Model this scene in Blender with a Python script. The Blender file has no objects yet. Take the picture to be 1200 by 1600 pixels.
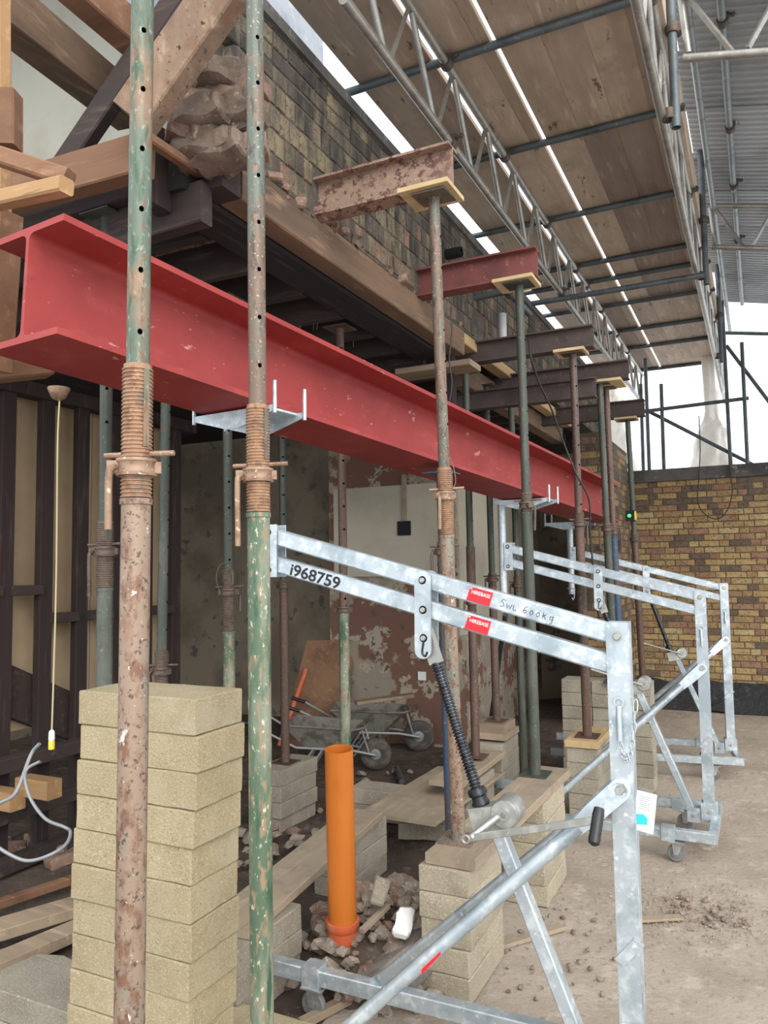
import bpy, bmesh, math, random
from mathutils import Vector, Matrix, Quaternion, noise
random.seed(7)
S = bpy.context.scene
COL = S.collection
# ------------------------------------------------------------------ camera, sky, sun, exposure
TH = math.radians(26.0); PT = math.atan(88/1200); RL = -.015; HC = 1.70; FP = 1200.0
_h = Vector((-math.sin(TH), math.cos(TH), 0)); _r = Vector((math.cos(TH), math.sin(TH), 0)); _z = Vector((0, 0, 1))
FW = _h*math.cos(PT)+_z*math.sin(PT); _u = -_h*math.sin(PT)+_z*math.cos(PT)
RT = _r*math.cos(RL)+_u*math.sin(RL); UP = _u*math.cos(RL)-_r*math.sin(RL)
CP = Vector((0, 0, HC))
cam = bpy.data.cameras.new('camera'); cam.sensor_width = 36; cam.lens = 36*FP/1600; cam.clip_start = .05; cam.clip_end = 200
co = bpy.data.objects.new('camera', cam); COL.objects.link(co)
m3 = Matrix((RT, UP, -FW)).transposed(); co.matrix_world = Matrix.Translation(CP) @ m3.to_4x4()
S.camera = co
W = bpy.data.worlds.new('overcast_sky'); S.world = W; W.use_nodes = True
bg = W.node_tree.nodes['Background']; bg.inputs['Color'].default_value = (.90, .95, 1.0, 1); bg.inputs['Strength'].default_value = 2.3
sl = bpy.data.lights.new('sun', 'SUN'); sl.energy = 3.2; sl.angle = math.radians(50); sl.color = (1, .97, .92)
so = bpy.data.objects.new('sun', sl); COL.objects.link(so)
so.rotation_euler = Vector((.75, -.80, .70)).to_track_quat('Z', 'Y').to_euler()
S.view_settings.view_transform = 'Standard'; S.view_settings.look = 'None'; S.view_settings.gamma = 1
S.view_settings.use_curve_mapping = False; S.view_settings.exposure = -0.12

# ------------------------------------------------------------------ survey helpers: picture point -> place
def ray(x, y): return FW+(x-600)/FP*RT+(800-y)/FP*UP
def D(x, y, d): return CP+ray(x, y)*d
def PZ(x, y, z): v = ray(x, y); return CP+v*((z-HC)/v.z)
def PX(x, y, X): v = ray(x, y); return CP+v*(X/v.x)
def PY(x, y, Y): v = ray(x, y); return CP+v*(Y/v.y)
V = Vector
ORD = ['first', 'second', 'third', 'fourth', 'fifth', 'sixth', 'seventh', 'eighth', 'ninth', 'tenth', 'eleventh', 'twelfth', 'thirteenth', 'fourteenth', 'fifteenth', 'sixteenth']

# ------------------------------------------------------------------ materials
def lin(c):
    return tuple(((v/255)/12.92 if v/255 <= .04045 else ((v/255+.055)/1.055)**2.4) for v in c)+(1,)
def mat(name, base, rough=.8, metal=0, layers=(), bump=None, rand=0, world=False, spec=.5, trans=0, emit=None, coat=0):
    m = bpy.data.materials.new(name); m.use_nodes = True; nt = m.node_tree; N = nt.nodes; L = nt.links
    b = N['Principled BSDF']; b.inputs['Roughness'].default_value = rough; b.inputs['Metallic'].default_value = metal
    b.inputs['Specular IOR Level'].default_value = spec; b.inputs['Coat Weight'].default_value = coat
    if trans: b.inputs['Transmission Weight'].default_value = trans
    if emit: b.inputs['Emission Color'].default_value = lin(emit[0]); b.inputs['Emission Strength'].default_value = emit[1]
    if world: vec = N.new('ShaderNodeNewGeometry').outputs['Position']
    else:
        tc = N.new('ShaderNodeTexCoord'); oi = N.new('ShaderNodeObjectInfo')
        ml = N.new('ShaderNodeMath'); ml.operation = 'MULTIPLY'; ml.inputs[1].default_value = 37
        L.new(oi.outputs['Random'], ml.inputs[0])
        ad = N.new('ShaderNodeVectorMath'); ad.operation = 'ADD'
        L.new(tc.outputs['Object'], ad.inputs[0]); L.new(ml.outputs[0], ad.inputs[1]); vec = ad.outputs[0]
    def tex(scale, stretch, detail=5, rgh=.6):
        v = vec
        if stretch:
            mu = N.new('ShaderNodeVectorMath'); mu.operation = 'MULTIPLY'; mu.inputs[1].default_value = stretch
            L.new(v, mu.inputs[0]); v = mu.outputs[0]
        n = N.new('ShaderNodeTexNoise'); n.inputs['Scale'].default_value = scale; n.inputs['Detail'].default_value = detail
        n.inputs['Roughness'].default_value = rgh; L.new(v, n.inputs['Vector']); return n.outputs['Fac']
    rgb = N.new('ShaderNodeRGB'); rgb.outputs[0].default_value = lin(base); cur = rgb.outputs[0]
    for ly in layers:
        sc, c2, lo, hi = ly[:4]; st = ly[4] if len(ly) > 4 else None
        mr = N.new('ShaderNodeMapRange'); mr.inputs[1].default_value = lo; mr.inputs[2].default_value = hi
        L.new(tex(sc, st), mr.inputs[0])
        mx = N.new('ShaderNodeMix'); mx.data_type = 'RGBA'; L.new(mr.outputs[0], mx.inputs[0]); L.new(cur, mx.inputs[6])
        mx.inputs[7].default_value = lin(c2); cur = mx.outputs[2]
    if rand:
        o2 = N.new('ShaderNodeObjectInfo'); mr = N.new('ShaderNodeMapRange'); mr.inputs[3].default_value = 1-rand; mr.inputs[4].default_value = 1+rand
        L.new(o2.outputs['Random'], mr.inputs[0])
        vm = N.new('ShaderNodeVectorMath'); vm.operation = 'SCALE'; L.new(cur, vm.inputs[0]); L.new(mr.outputs[0], vm.inputs[3]); cur = vm.outputs[0]
    L.new(cur, b.inputs['Base Color'])
    if bump:
        bp = N.new('ShaderNodeBump'); bp.inputs['Strength'].default_value = bump[1]; bp.inputs['Distance'].default_value = bump[2] if len(bump) > 2 else .01
        L.new(tex(bump[0], bump[3] if len(bump) > 3 else None, 8, .7), bp.inputs['Height']); L.new(bp.outputs[0], b.inputs['Normal'])
    return m
M = {}
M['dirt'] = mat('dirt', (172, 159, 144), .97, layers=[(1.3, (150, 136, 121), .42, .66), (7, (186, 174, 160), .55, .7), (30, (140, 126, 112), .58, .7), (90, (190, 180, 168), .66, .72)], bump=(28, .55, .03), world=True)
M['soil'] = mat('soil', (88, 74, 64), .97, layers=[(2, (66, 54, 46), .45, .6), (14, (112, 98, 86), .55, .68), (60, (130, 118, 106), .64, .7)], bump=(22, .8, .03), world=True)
M['block'] = mat('block', (186, 170, 136), .95, layers=[(5, (172, 155, 120), .4, .65), (140, (202, 188, 156), .52, .68), (170, (132, 117, 90), .60, .68), (3, (196, 184, 156), .56, .75)], bump=(170, 1.0, .009), rand=.07)
M['block_grey'] = mat('block_grey', (164, 155, 138), .95, layers=[(4, (144, 134, 118), .4, .65), (120, (184, 176, 160), .54, .66), (150, (116, 106, 92), .61, .67)], bump=(150, 1.0, .008), rand=.08)
M['block_tan'] = mat('block_tan', (180, 168, 144), .95, layers=[(4, (160, 148, 126), .4, .65), (120, (198, 190, 170), .53, .65), (150, (122, 110, 92), .61, .67)], bump=(150, 1.0, .008), rand=.07)
M['galv'] = mat('galvanised', (178, 187, 192), .42, .55, layers=[(22, (205, 212, 215), .5, .62), (9, (150, 162, 168), .52, .66), (45, (225, 228, 230), .62, .7), (3, (160, 172, 178), .55, .7)], bump=(60, .08, .002))
M['zinc'] = mat('zinc_cast', (165, 165, 160), .45, .7, layers=[(20, (190, 190, 186), .5, .65)], bump=(50, .2, .002))
M['steel_tube'] = mat('scaffold_steel', (134, 140, 142), .48, .5, layers=[(6, (105, 110, 110), .5, .66, (1, 1, 1)), (25, (168, 170, 168), .58, .7), (14, (120, 100, 84), .66, .74)], bump=(60, .12, .002), rand=.1)
M['steel_dark'] = mat('scaffold_steel_weathered', (92, 98, 100), .55, .4, layers=[(6, (70, 76, 78), .48, .66), (25, (122, 124, 120), .6, .72)], bump=(60, .12, .002), rand=.1)
M['alu'] = mat('lattice_aluminium', (156, 153, 146), .42, .6, layers=[(10, (126, 123, 116), .5, .68), (40, (186, 184, 178), .6, .7)], bump=(60, .1, .002))
M['coupler'] = mat('coupler_steel', (84, 78, 72), .6, .5, layers=[(25, (112, 84, 62), .52, .66)], bump=(60, .3, .003))
M['red'] = mat('red_primer', (146, 48, 44), .62, 0, layers=[(2.5, (134, 40, 38), .42, .6, (1, 1, 1)), (5, (160, 66, 60), .55, .8, (1, 1, 2.5)), (16, (192, 136, 128), .665, .72, (1, .5, 1)), (30, (116, 36, 36), .64, .74), (70, (186, 128, 120), .68, .72, (1, .4, 1))], bump=(30, .08, .003))
M['needle'] = mat('needle_rust_paint', (142, 118, 101), .85, 0, layers=[(22, (98, 64, 58), .52, .58), (70, (168, 144, 126), .55, .66), (45, (86, 62, 52), .58, .64), (5, (122, 96, 82), .5, .7)], bump=(35, .5, .004))
M['needle_red'] = mat('needle_red_oxide', (118, 66, 62), .8, 0, layers=[(5, (100, 58, 54), .45, .65), (22, (146, 108, 98), .62, .72)], bump=(35, .3, .004))
M['needle_dark'] = mat('needle_dark', (78, 66, 62), .8, 0, layers=[(6, (64, 54, 52), .45, .65), (22, (112, 96, 88), .62, .72)], bump=(35, .3, .004))
def paint(n, base, l): M[n] = mat(n, base, .5, .25, layers=l, bump=(70, .25, .002), rand=.05)
paint('prop_rust', (146, 124, 106), [(9, (122, 124, 114), .48, .62, (1, 1, .3)), (40, (120, 88, 70), .5, .62, (1, 1, .5)), (90, (82, 70, 62), .56, .64), (16, (132, 100, 80), .58, .7, (1, 1, .5)), (28, (216, 208, 194), .655, .68, (1, 1, .55)), (120, (200, 192, 176), .66, .7)])
paint('prop_green', (82, 102, 80), [(10, (132, 136, 118), .47, .6, (1, 1, .25)), (50, (142, 122, 96), .54, .62, (1, 1, .35)), (90, (188, 182, 160), .6, .66, (1, 1, .5)), (24, (56, 84, 62), .57, .66, (1, 1, .25)), (12, (150, 118, 90), .64, .7, (1, 1, .5))])
paint('prop_inner_green', (90, 102, 88), [(6, (132, 106, 84), .5, .6, (1, 1, .5)), (60, (62, 84, 66), .5, .62, (1, 1, .2)), (110, (142, 146, 134), .58, .68, (1, 1, .4)), (50, (118, 84, 62), .58, .66, (1, 1, .5))])
paint('prop_inner_brown', (108, 90, 76), [(3, (92, 98, 88), .5, .56, (1, 1, .8)), (60, (76, 68, 60), .55, .64, (1, 1, .3)), (100, (164, 156, 142), .61, .68), (30, (136, 96, 70), .6, .68)])
paint('prop_dark', (66, 74, 66), [(9, (86, 90, 82), .5, .64, (1, 1, .25)), (50, (88, 70, 58), .55, .64, (1, 1, .5)), (90, (132, 130, 116), .63, .69)])
paint('prop_brown', (98, 76, 66), [(9, (80, 66, 60), .48, .62, (1, 1, .4)), (60, (122, 96, 80), .56, .66), (90, (64, 56, 52), .6, .68)])
paint('prop_blue', (62, 78, 102), [(12, (80, 74, 70), .52, .62, (1, 1, .4)), (60, (124, 130, 138), .63, .68)])
paint('thread_rust', (150, 116, 90), [(30, (124, 92, 70), .5, .62), (90, (172, 140, 112), .56, .66), (14, (112, 98, 84), .58, .68)])
paint('thread_dark', (102, 86, 74), [(30, (84, 68, 58), .5, .62), (90, (128, 110, 92), .58, .68)])
paint('rust_casting', (144, 118, 96), [(30, (122, 92, 72), .5, .6), (60, (196, 182, 160), .6, .68)])
paint('casting_dark', (92, 78, 68), [(30, (76, 62, 54), .5, .6), (60, (124, 108, 94), .6, .68)])
def wood(n, base, dk, lt, st, rough=.85, bmp=.4, extra=()):
    M[n] = mat(n, base, rough, 0, layers=[(5, dk, .45, .68, st), (22, lt, .56, .72, st), (60, dk, .62, .72, st)]+list(extra), bump=(30, bmp, .006, st), rand=.08)
sx, sy, sz = (.12, 1, 1), (1, .12, 1), (1, 1, .12)
wood('oak_y', (116, 92, 72), (84, 68, 56), (146, 118, 94), sy)
wood('pine_y', (186, 158, 116), (160, 130, 92), (206, 184, 146), sy)
wood('pine_x', (124, 90, 66), (100, 70, 50), (146, 110, 82), sx)
wood('pine_light_x', (156, 122, 84), (132, 100, 68), (176, 146, 108), sx)
wood('dark_x', (56, 44, 40), (42, 33, 31), (80, 66, 58), sx)
wood('char_y', (34, 31, 30), (22, 20, 20), (66, 60, 56), sy, .9, .9)
wood('dark_z', (46, 33, 31), (34, 25, 24), (72, 60, 54), sz)
wood('old_rafter', (138, 114, 94), (104, 84, 70), (164, 140, 116), (1, .5, .5), .95, 1.0, extra=[(45, (60, 46, 38), .62, .68), (8, (118, 88, 66), .55, .65)])
wood('board_y', (174, 155, 136), (150, 132, 115), (194, 175, 156), sy, .85, .3, extra=[(3, (152, 135, 118), .5, .7), (14, (96, 82, 72), .64, .70, (1, .35, 1))])
wood('board_dark_y', (136, 118, 104), (112, 96, 86), (156, 138, 124), sy, .85, .3)
wood('plank', (156, 140, 118), (134, 118, 100), (176, 160, 136), sy, .9, .3, extra=[(9, (140, 126, 112), .5, .65)])
wood('plank_x', (146, 128, 106), (120, 104, 88), (170, 150, 124), sx, .9, .3)
wood('ply', (196, 172, 130), (172, 148, 108), (210, 190, 150), sx, .8, .15)
wood('chipboard', (132, 98, 72), (112, 82, 60), (150, 118, 90), (1, 1, 1), .85, .15)
def brickm(n, base, l2, soot=.0):
    M[n] = mat(n, base, .93, 0, layers=[(9, l2, .42, .64), (50, tuple(int(v*.6) for v in base), .54, .64), (110, tuple(min(255, int(v*1.2)) for v in base), .6, .68)]+([(2.2, (66, 60, 54), .50-soot, .66-soot, (1, 1, .45)), (6, (48, 44, 41), .60-soot, .70-soot, (1, 1, .3))] if soot else [(1.3, (112, 96, 76), .56, .74)]), bump=(70, .7, .006), world=True)
brickm('brick_a', (128, 114, 90), (98, 87, 70), .05); brickm('brick_b', (114, 102, 84), (86, 78, 64), .07); brickm('brick_c', (132, 106, 88), (104, 82, 70), .02); brickm('brick_d', (92, 83, 72), (64, 58, 52), .09)
brickm('stock_a', (172, 146, 100), (154, 128, 86)); brickm('stock_b', (158, 130, 90), (138, 112, 78)); brickm('stock_c', (152, 116, 90), (132, 100, 78)); brickm('stock_d', (108, 92, 76), (92, 78, 66)); brickm('stock_e', (178, 158, 114), (162, 140, 100))
M['mortar'] = mat('mortar', (96, 84, 68), .95, layers=[(6, (76, 66, 54), .45, .65), (40, (116, 104, 86), .58, .7)], bump=(50, .7, .006), world=True)
M['mortar_soot'] = mat('mortar_soot', (92, 84, 74), .95, layers=[(4, (60, 55, 50), .45, .65), (40, (118, 108, 96), .58, .7)], bump=(50, .7, .006), world=True)
M['coping'] = mat('coping', (92, 88, 84), .9, layers=[(3, (64, 62, 60), .45, .62), (14, (124, 118, 110), .58, .7)], bump=(30, .5, .006), world=True)
M['rubble'] = mat('rubble', (142, 130, 116), .95, layers=[(12, (124, 110, 98), .45, .62), (50, (172, 162, 148), .58, .68)], bump=(40, .8, .006), rand=.15)
M['wall_core'] = mat('wall_core', (116, 100, 86), .95, layers=[(12, (92, 78, 68), .45, .62), (50, (138, 124, 108), .58, .68)], bump=(40, .9, .008), rand=.12)
M['rubble_red'] = mat('rubble_red', (134, 108, 94), .95, layers=[(12, (116, 88, 76), .45, .62), (40, (150, 134, 118), .54, .66)], bump=(40, .8, .006), rand=.15)
M['lath'] = mat('lining_board', (186, 162, 130), .9, layers=[(1.5, (166, 142, 112), .4, .7)], bump=(20, .1, .004), world=True)
M['plaster'] = mat('plaster', (190, 182, 164), .9, layers=[(2, (172, 164, 146), .42, .66)], bump=(20, .1, .004), world=True)
M['plaster_peel'] = mat('plaster_peeling', (150, 138, 122), .92, layers=[(1.7, (120, 88, 74), .47, .5), (4.5, (168, 156, 138), .53, .55), (9, (96, 82, 72), .6, .63)], bump=(12, .6, .01), world=True)
M['plaster_grey'] = mat('plaster_grey', (142, 130, 112), .92, layers=[(1.4, (118, 106, 92), .46, .6), (5, (98, 92, 86), .58, .63)], bump=(12, .3, .01), world=True)
M['upstairs'] = mat('upstairs_plaster', (166, 163, 150), .9, layers=[(2, (154, 150, 136), .45, .65)], bump=(40, .08, .003), world=True)
M['pale_brick'] = mat('pale_upper_wall', (158, 164, 172), .85, layers=[(5, (138, 146, 158), .5, .66), (14, (186, 182, 168), .58, .7)], bump=(25, .4, .005), world=True)
M['corrugated'] = mat('corrugated_sheet', (176, 180, 184), .35, .35, layers=[(2.5, (158, 162, 166), .45, .65)], rand=.12)
M['membrane'] = mat('black_membrane', (40, 42, 44), .5, layers=[(12, (72, 72, 70), .56, .68)], bump=(10, 1, .05), world=True)
M['orange'] = mat('orange_plastic', (186, 104, 36), .38, layers=[(5, (172, 92, 30), .5, .7, (1, 1, .4)), (60, (226, 190, 150), .72, .75)], bump=(40, .05, .002))
M['orange_red'] = mat('orange_socket', (186, 88, 52), .45, layers=[(12, (180, 120, 96), .52, .68)], bump=(40, .1, .003))
M['black_steel'] = mat('black_steel', (44, 45, 47), .35, .6, layers=[(30, (66, 66, 68), .55, .7)])
M['screw'] = mat('screw_steel', (92, 94, 98), .28, .9, layers=[(40, (60, 60, 64), .5, .65)])
M['rubber'] = mat('black_rubber', (26, 26, 28), .4, layers=[(30, (40, 40, 42), .55, .7)])
M['tyre'] = mat('dusty_tyre', (72, 68, 64), .9, layers=[(12, (100, 92, 84), .5, .66)], bump=(60, .4, .004))
M['tray'] = mat('barrow_tray', (122, 116, 108), .85, layers=[(8, (92, 86, 80), .48, .62), (26, (150, 144, 134), .6, .7)], bump=(30, .4, .004))
M['wheel_grey'] = mat('castor_tyre', (112, 112, 112), .7, layers=[(20, (90, 90, 90), .5, .65)])
M['red_sticker'] = mat('red_sticker', (214, 30, 40), .4)
M['white'] = mat('white_print', (236, 236, 232), .6)
M['black_ink'] = mat('black_ink', (18, 18, 20), .5)
M['turquoise'] = mat('turquoise_print', (40, 182, 190), .5)
M['cable'] = mat('black_cable', (40, 38, 36), .6)
M['cable_white'] = mat('pale_cable', (186, 176, 140), .6)
M['conduit'] = mat('grey_conduit', (142, 144, 144), .5, .3)
M['yellow'] = mat('yellow_plastic', (226, 200, 64), .5)
M['wire'] = mat('steel_wire', (120, 110, 98), .5, .6)
M['film'] = mat('polythene', (252, 247, 238), .4, layers=[(4, (246, 234, 214), .5, .7)], bump=(14, .6, .02), trans=.2)
M['green_led'] = mat('green_led', (40, 220, 90), .4, emit=((60, 255, 110), 3.0))
M['pvc'] = mat('grey_pvc', (176, 178, 178), .5)
M['dark_hole'] = mat('dark_socket', (22, 24, 32), .8)

# ------------------------------------------------------------------ mesh builder
class MB:
    def __init__(s): s.v = []; s.f = []
    def add(s, vs, fs):
        n = len(s.v); s.v += [V(v) for v in vs]; s.f += [tuple(i+n for i in f) for f in fs]; return s
    def obox(s, c, ax, ay, az):
        c, ax, ay, az = V(c), V(ax), V(ay), V(az)
        vs = [c+ax*i+ay*j+az*k for k in (-1, 1) for j in (-1, 1) for i in (-1, 1)]
        return s.add(vs, [(0, 2, 3, 1), (4, 5, 7, 6), (0, 1, 5, 4), (2, 6, 7, 3), (0, 4, 6, 2), (1, 3, 7, 5)])
    def box(s, a, b):
        a, b = V(a), V(b); c = (a+b)/2; h = (b-a)/2
        return s.obox(c, (h.x, 0, 0), (0, h.y, 0), (0, 0, h.z))
    def bar(s, p, q, w, h, up=(0, 0, 1)):
        p, q = V(p), V(q); d = (q-p); L = d.length; d.normalize(); up = V(up)
        sd = d.cross(up); sd = sd.normalized() if sd.length > 1e-6 else V((1, 0, 0)); u2 = sd.cross(d).normalized()
        return s.obox((p+q)/2, d*L/2, sd*w/2, u2*h/2)
    def cbar(s, p, q, w, h, up=(0, 0, 1), c=.004):
        """bar with chamfered long edges"""
        p, q = V(p), V(q); d = (q-p).normalized(); sd = d.cross(V(up)); sd = sd.normalized() if sd.length > 1e-6 else V((1, 0, 0)); u2 = sd.cross(d).normalized()
        a, b = w/2, h/2
        pr = [(-a+c, -b), (a-c, -b), (a, -b+c), (a, b-c), (a-c, b), (-a+c, b), (-a, b-c), (-a, -b+c)]
        return s.ext([sd*x+u2*y for x, y in pr], p, q)
    def ext(s, prof, p, q):
        n = len(prof); p, q = V(p), V(q)
        vs = [p+V(a) for a in prof]+[q+V(a) for a in prof]
        fs = [(i, (i+1) % n, n+(i+1) % n, n+i) for i in range(n)]+[tuple(range(n))[::-1], tuple(range(n, 2*n))]
        return s.add(vs, fs)
    def frame(s, d):
        d = V(d).normalized(); a = V((0, 0, 1)) if abs(d.z) < .9 else V((1, 0, 0)); x = d.cross(a).normalized(); return x, d.cross(x)
    def path(s, pts, r, seg=10, cap=True, r2=None):
        pts = [V(p) for p in pts]; n = len(pts); x = None; vs = []
        for i, p in enumerate(pts):
            d = (pts[min(i+1, n-1)]-pts[max(i-1, 0)]).normalized()
            if x is None: x, y = s.frame(d)
            else:
                x = (x-d*x.dot(d)).normalized(); y = d.cross(x)
            y = d.cross(x); rr = r if r2 is None else r+(r2-r)*i/max(1, n-1)
            vs += [p+(x*math.cos(2*math.pi*k/seg)+y*math.sin(2*math.pi*k/seg))*rr for k in range(seg)]
        fs = [(i*seg+k, i*seg+(k+1) % seg, (i+1)*seg+(k+1) % seg, (i+1)*seg+k) for i in range(n-1) for k in range(seg)]
        if cap: fs += [tuple(range(seg))[::-1], tuple(range((n-1)*seg, n*seg))]
        return s.add(vs, fs)
    def tube(s, p, q, r, seg=14, cap=True): return s.path([p, q], r, seg, cap)
    def pipe(s, p, q, r, t, seg=18):
        """open hollow tube"""
        p, q = V(p), V(q); return s.lathe([(r, 0), (r, (q-p).length), (r-t, (q-p).length), (r-t, 0), (r, 0)], p, q-p, seg)
    def lathe(s, prof, o=(0, 0, 0), ax=(0, 0, 1), seg=20, cap=False):
        o = V(o); d = V(ax).normalized(); x, y = s.frame(d); vs = []
        for r, z in prof: vs += [o+d*z+(x*math.cos(2*math.pi*k/seg)+y*math.sin(2*math.pi*k/seg))*r for k in range(seg)]
        n = len(prof)
        fs = [(i*seg+k, i*seg+(k+1) % seg, (i+1)*seg+(k+1) % seg, (i+1)*seg+k) for i in range(n-1) for k in range(seg)]
        if cap: fs += [tuple(range(seg))[::-1], tuple(range((n-1)*seg, n*seg))]
        return s.add(vs, fs)
    def plate(s, poly, nrm, t):
        """polygon (3D points) given thickness t along nrm, centred"""
        nrm = V(nrm).normalized()*t/2; n = len(poly)
        return s.ext([V(a) for a in poly], -nrm, nrm)
    def mesh(s, name, m, off=V((0, 0, 0)), smooth=True):
        me = bpy.data.meshes.new(name); me.from_pydata([v-off for v in s.v], [], s.f)
        b = bmesh.new(); b.from_mesh(me); bmesh.ops.recalc_face_normals(b, faces=b.faces); b.to_mesh(me); b.free()
        if smooth:
            me.polygons.foreach_set('use_smooth', [True]*len(me.polygons)); me.set_sharp_from_angle(angle=.65)
        me.materials.append(M[m]); return me
    def build(s, name, m, parent=None, label=None, cat=None, group=None, kind=None, smooth=True, org=None):
        if parent is not None: off = V(ROOT[parent.name])
        else:
            xs = [v.x for v in s.v]; ys = [v.y for v in s.v]; zs = [v.z for v in s.v]
            off = V(org) if org is not None else V(((min(xs)+max(xs))/2, (min(ys)+max(ys))/2, min(zs)))
        o = bpy.data.objects.new(name, s.mesh(name, m, off, smooth)); COL.objects.link(o)
        ROOT[o.name] = tuple(off)
        if parent is not None: o.parent = parent
        else: o.location = off
        return tag(o, label, cat, group, kind)
ROOT = {}
def cr(pts, n=6):
    pts = [V(p) for p in pts]; q = [pts[0]*2-pts[1]]+pts+[pts[-1]*2-pts[-2]]; out = []
    for i in range(1, len(q)-2):
        a, b, c, d = q[i-1:i+3]
        for k in range(n):
            t = k/n; out.append(.5*((2*b)+(c-a)*t+(2*a-5*b+4*c-d)*t*t+(3*b-a-3*c+d)*t**3))
    return out+[pts[-1]]
def tag(o, label=None, cat=None, group=None, kind=None):
    if label: o['label'] = label
    if cat: o['category'] = cat
    if group: o['group'] = group
    if kind: o['kind'] = kind
    return o
def thing(name, loc, label, cat, group=None, kind=None, local=False):
    o = bpy.data.objects.new(name, None); o.empty_display_size = .1; COL.objects.link(o); o.location = loc
    ROOT[o.name] = (0, 0, 0) if local else tuple(loc)
    return tag(o, label, cat, group, kind)
def inst(name, me, loc, rot=None, parent=None, **k):
    o = bpy.data.objects.new(name, me); COL.objects.link(o); o.location = loc
    if rot is not None: o.rotation_euler = rot
    if parent is not None: o.parent = parent; o.location = V(loc)-V(ROOT[parent.name])
    ROOT[o.name] = ROOT[parent.name] if parent is not None else tuple(loc)
    return tag(o, k.get('label'), k.get('cat'), k.get('group'), k.get('kind'))
def rough_box(dx, dy, dz, cell, amp, seed, edge=.004):
    """box centred in x,y with base at z=0, gridded, worn edges and slight unevenness"""
    b = bmesh.new(); bmesh.ops.create_cube(b, size=1)
    for v in b.verts: v.co = V((v.co.x*dx, v.co.y*dy, (v.co.z+.5)*dz))
    bmesh.ops.bevel(b, geom=b.edges[:], offset=edge, segments=1, affect='EDGES')
    es = [e for e in b.edges if e.calc_length() > cell*1.5]
    for k in range(3):
        es = [e for e in b.edges if e.calc_length() > cell*1.6]
        if not es: break
        bmesh.ops.subdivide_edges(b, edges=es, cuts=1, use_grid_fill=True)
    for v in b.verts:
        n = noise.noise_vector(v.co*18+V((seed*7.1, seed*3.3, 0))); e2 = noise.noise(v.co*60+V((seed, 0, 0)))
        on = sum([abs(abs(v.co.x)-dx/2) < edge*1.2, abs(abs(v.co.y)-dy/2) < edge*1.2, (v.co.z < edge*1.2 or v.co.z > dz-edge*1.2)])
        v.co += n*amp*(1.6 if on > 1 else .6)+V((e2, e2, 0))*amp*.3
        if on > 1 and e2 > .25:
            c = V((0, 0, dz/2)); v.co += (c-v.co).normalized()*amp*3*e2
    return b
def bm_mesh(b, name, m, smooth=True):
    bmesh.ops.recalc_face_normals(b, faces=b.faces); me = bpy.data.meshes.new(name); b.to_mesh(me); b.free()
    if smooth:
        me.polygons.foreach_set('use_smooth', [True]*len(me.polygons)); me.set_sharp_from_angle(angle=.6)
    me.materials.append(M[m]); return me

# ================================================================== GROUND
def ground():
    nx, ny = 150, 190; x0, x1, y0, y1 = -8.0, 6.0, -3.0, 14.0
    vs = []; fs = []
    for j in range(ny+1):
        for i in range(nx+1):
            x = x0+(x1-x0)*i/nx; y = y0+(y1-y0)*j/ny
            a = .012*noise.noise((x*1.3, y*1.3, 0))+.006*noise.noise((x*5, y*5, 3))
            t = max(0, min(1, (-1.45-x)/.3)); a += t*(.03*noise.noise((x*2, y*2, 5))+.02*noise.noise((x*7, y*7, 9)))
            vs.append((x, y, a-.006))
    for j in range(ny):
        for i in range(nx): k = j*(nx+1)+i; fs.append((k, k+1, k+nx+2, k+nx+1))
    yard, ins = MB(), MB()
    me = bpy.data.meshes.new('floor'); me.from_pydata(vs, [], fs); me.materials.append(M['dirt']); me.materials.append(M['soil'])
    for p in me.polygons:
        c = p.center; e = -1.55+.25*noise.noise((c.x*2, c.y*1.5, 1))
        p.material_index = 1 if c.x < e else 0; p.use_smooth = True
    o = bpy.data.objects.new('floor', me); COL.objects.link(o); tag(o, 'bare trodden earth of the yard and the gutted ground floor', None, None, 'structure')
ground()

# ================================================================== BRICK WALLS
def brick_mesh(l, h, dep, m, axis, k=0):
    """brick with chamfered face; length along axis; local origin at the face centre; face looks along +X (axis y) or -Y (axis x)"""
    c = .004; q = .002
    fr = [(-l/2+c, -h/2+c, q), (l/2-c, -h/2+c, q), (l/2-c, h/2-c, q), (-l/2+c, h/2-c, q)]
    md = [(-l/2, -h/2, q-c), (l/2, -h/2, q-c), (l/2, h/2, q-c), (-l/2, h/2, q-c)]
    bk = [(a, b, -dep) for a, b, _ in md]
    pts = fr+md+bk; rnd = random.Random(k*13+5)
    pts = [(a+rnd.uniform(-.003, .003), b+rnd.uniform(-.003, .003), d+(rnd.uniform(-.001, .001) if d > 0 else 0)) for a, b, d in pts]
    vs = [(d, a, b) for a, b, d in pts] if axis == 'y' else [(a, -d, b) for a, b, d in pts]
    mb = MB(); mb.add(vs, [(0, 1, 2, 3)]+[(i, (i+1) % 4, 4+(i+1) % 4, 4+i) for i in range(4)]+[(4+i, 4+(i+1) % 4, 8+(i+1) % 4, 8+i) for i in range(4)]+[(11, 10, 9, 8)])
    return mb
XW = -1.742
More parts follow.
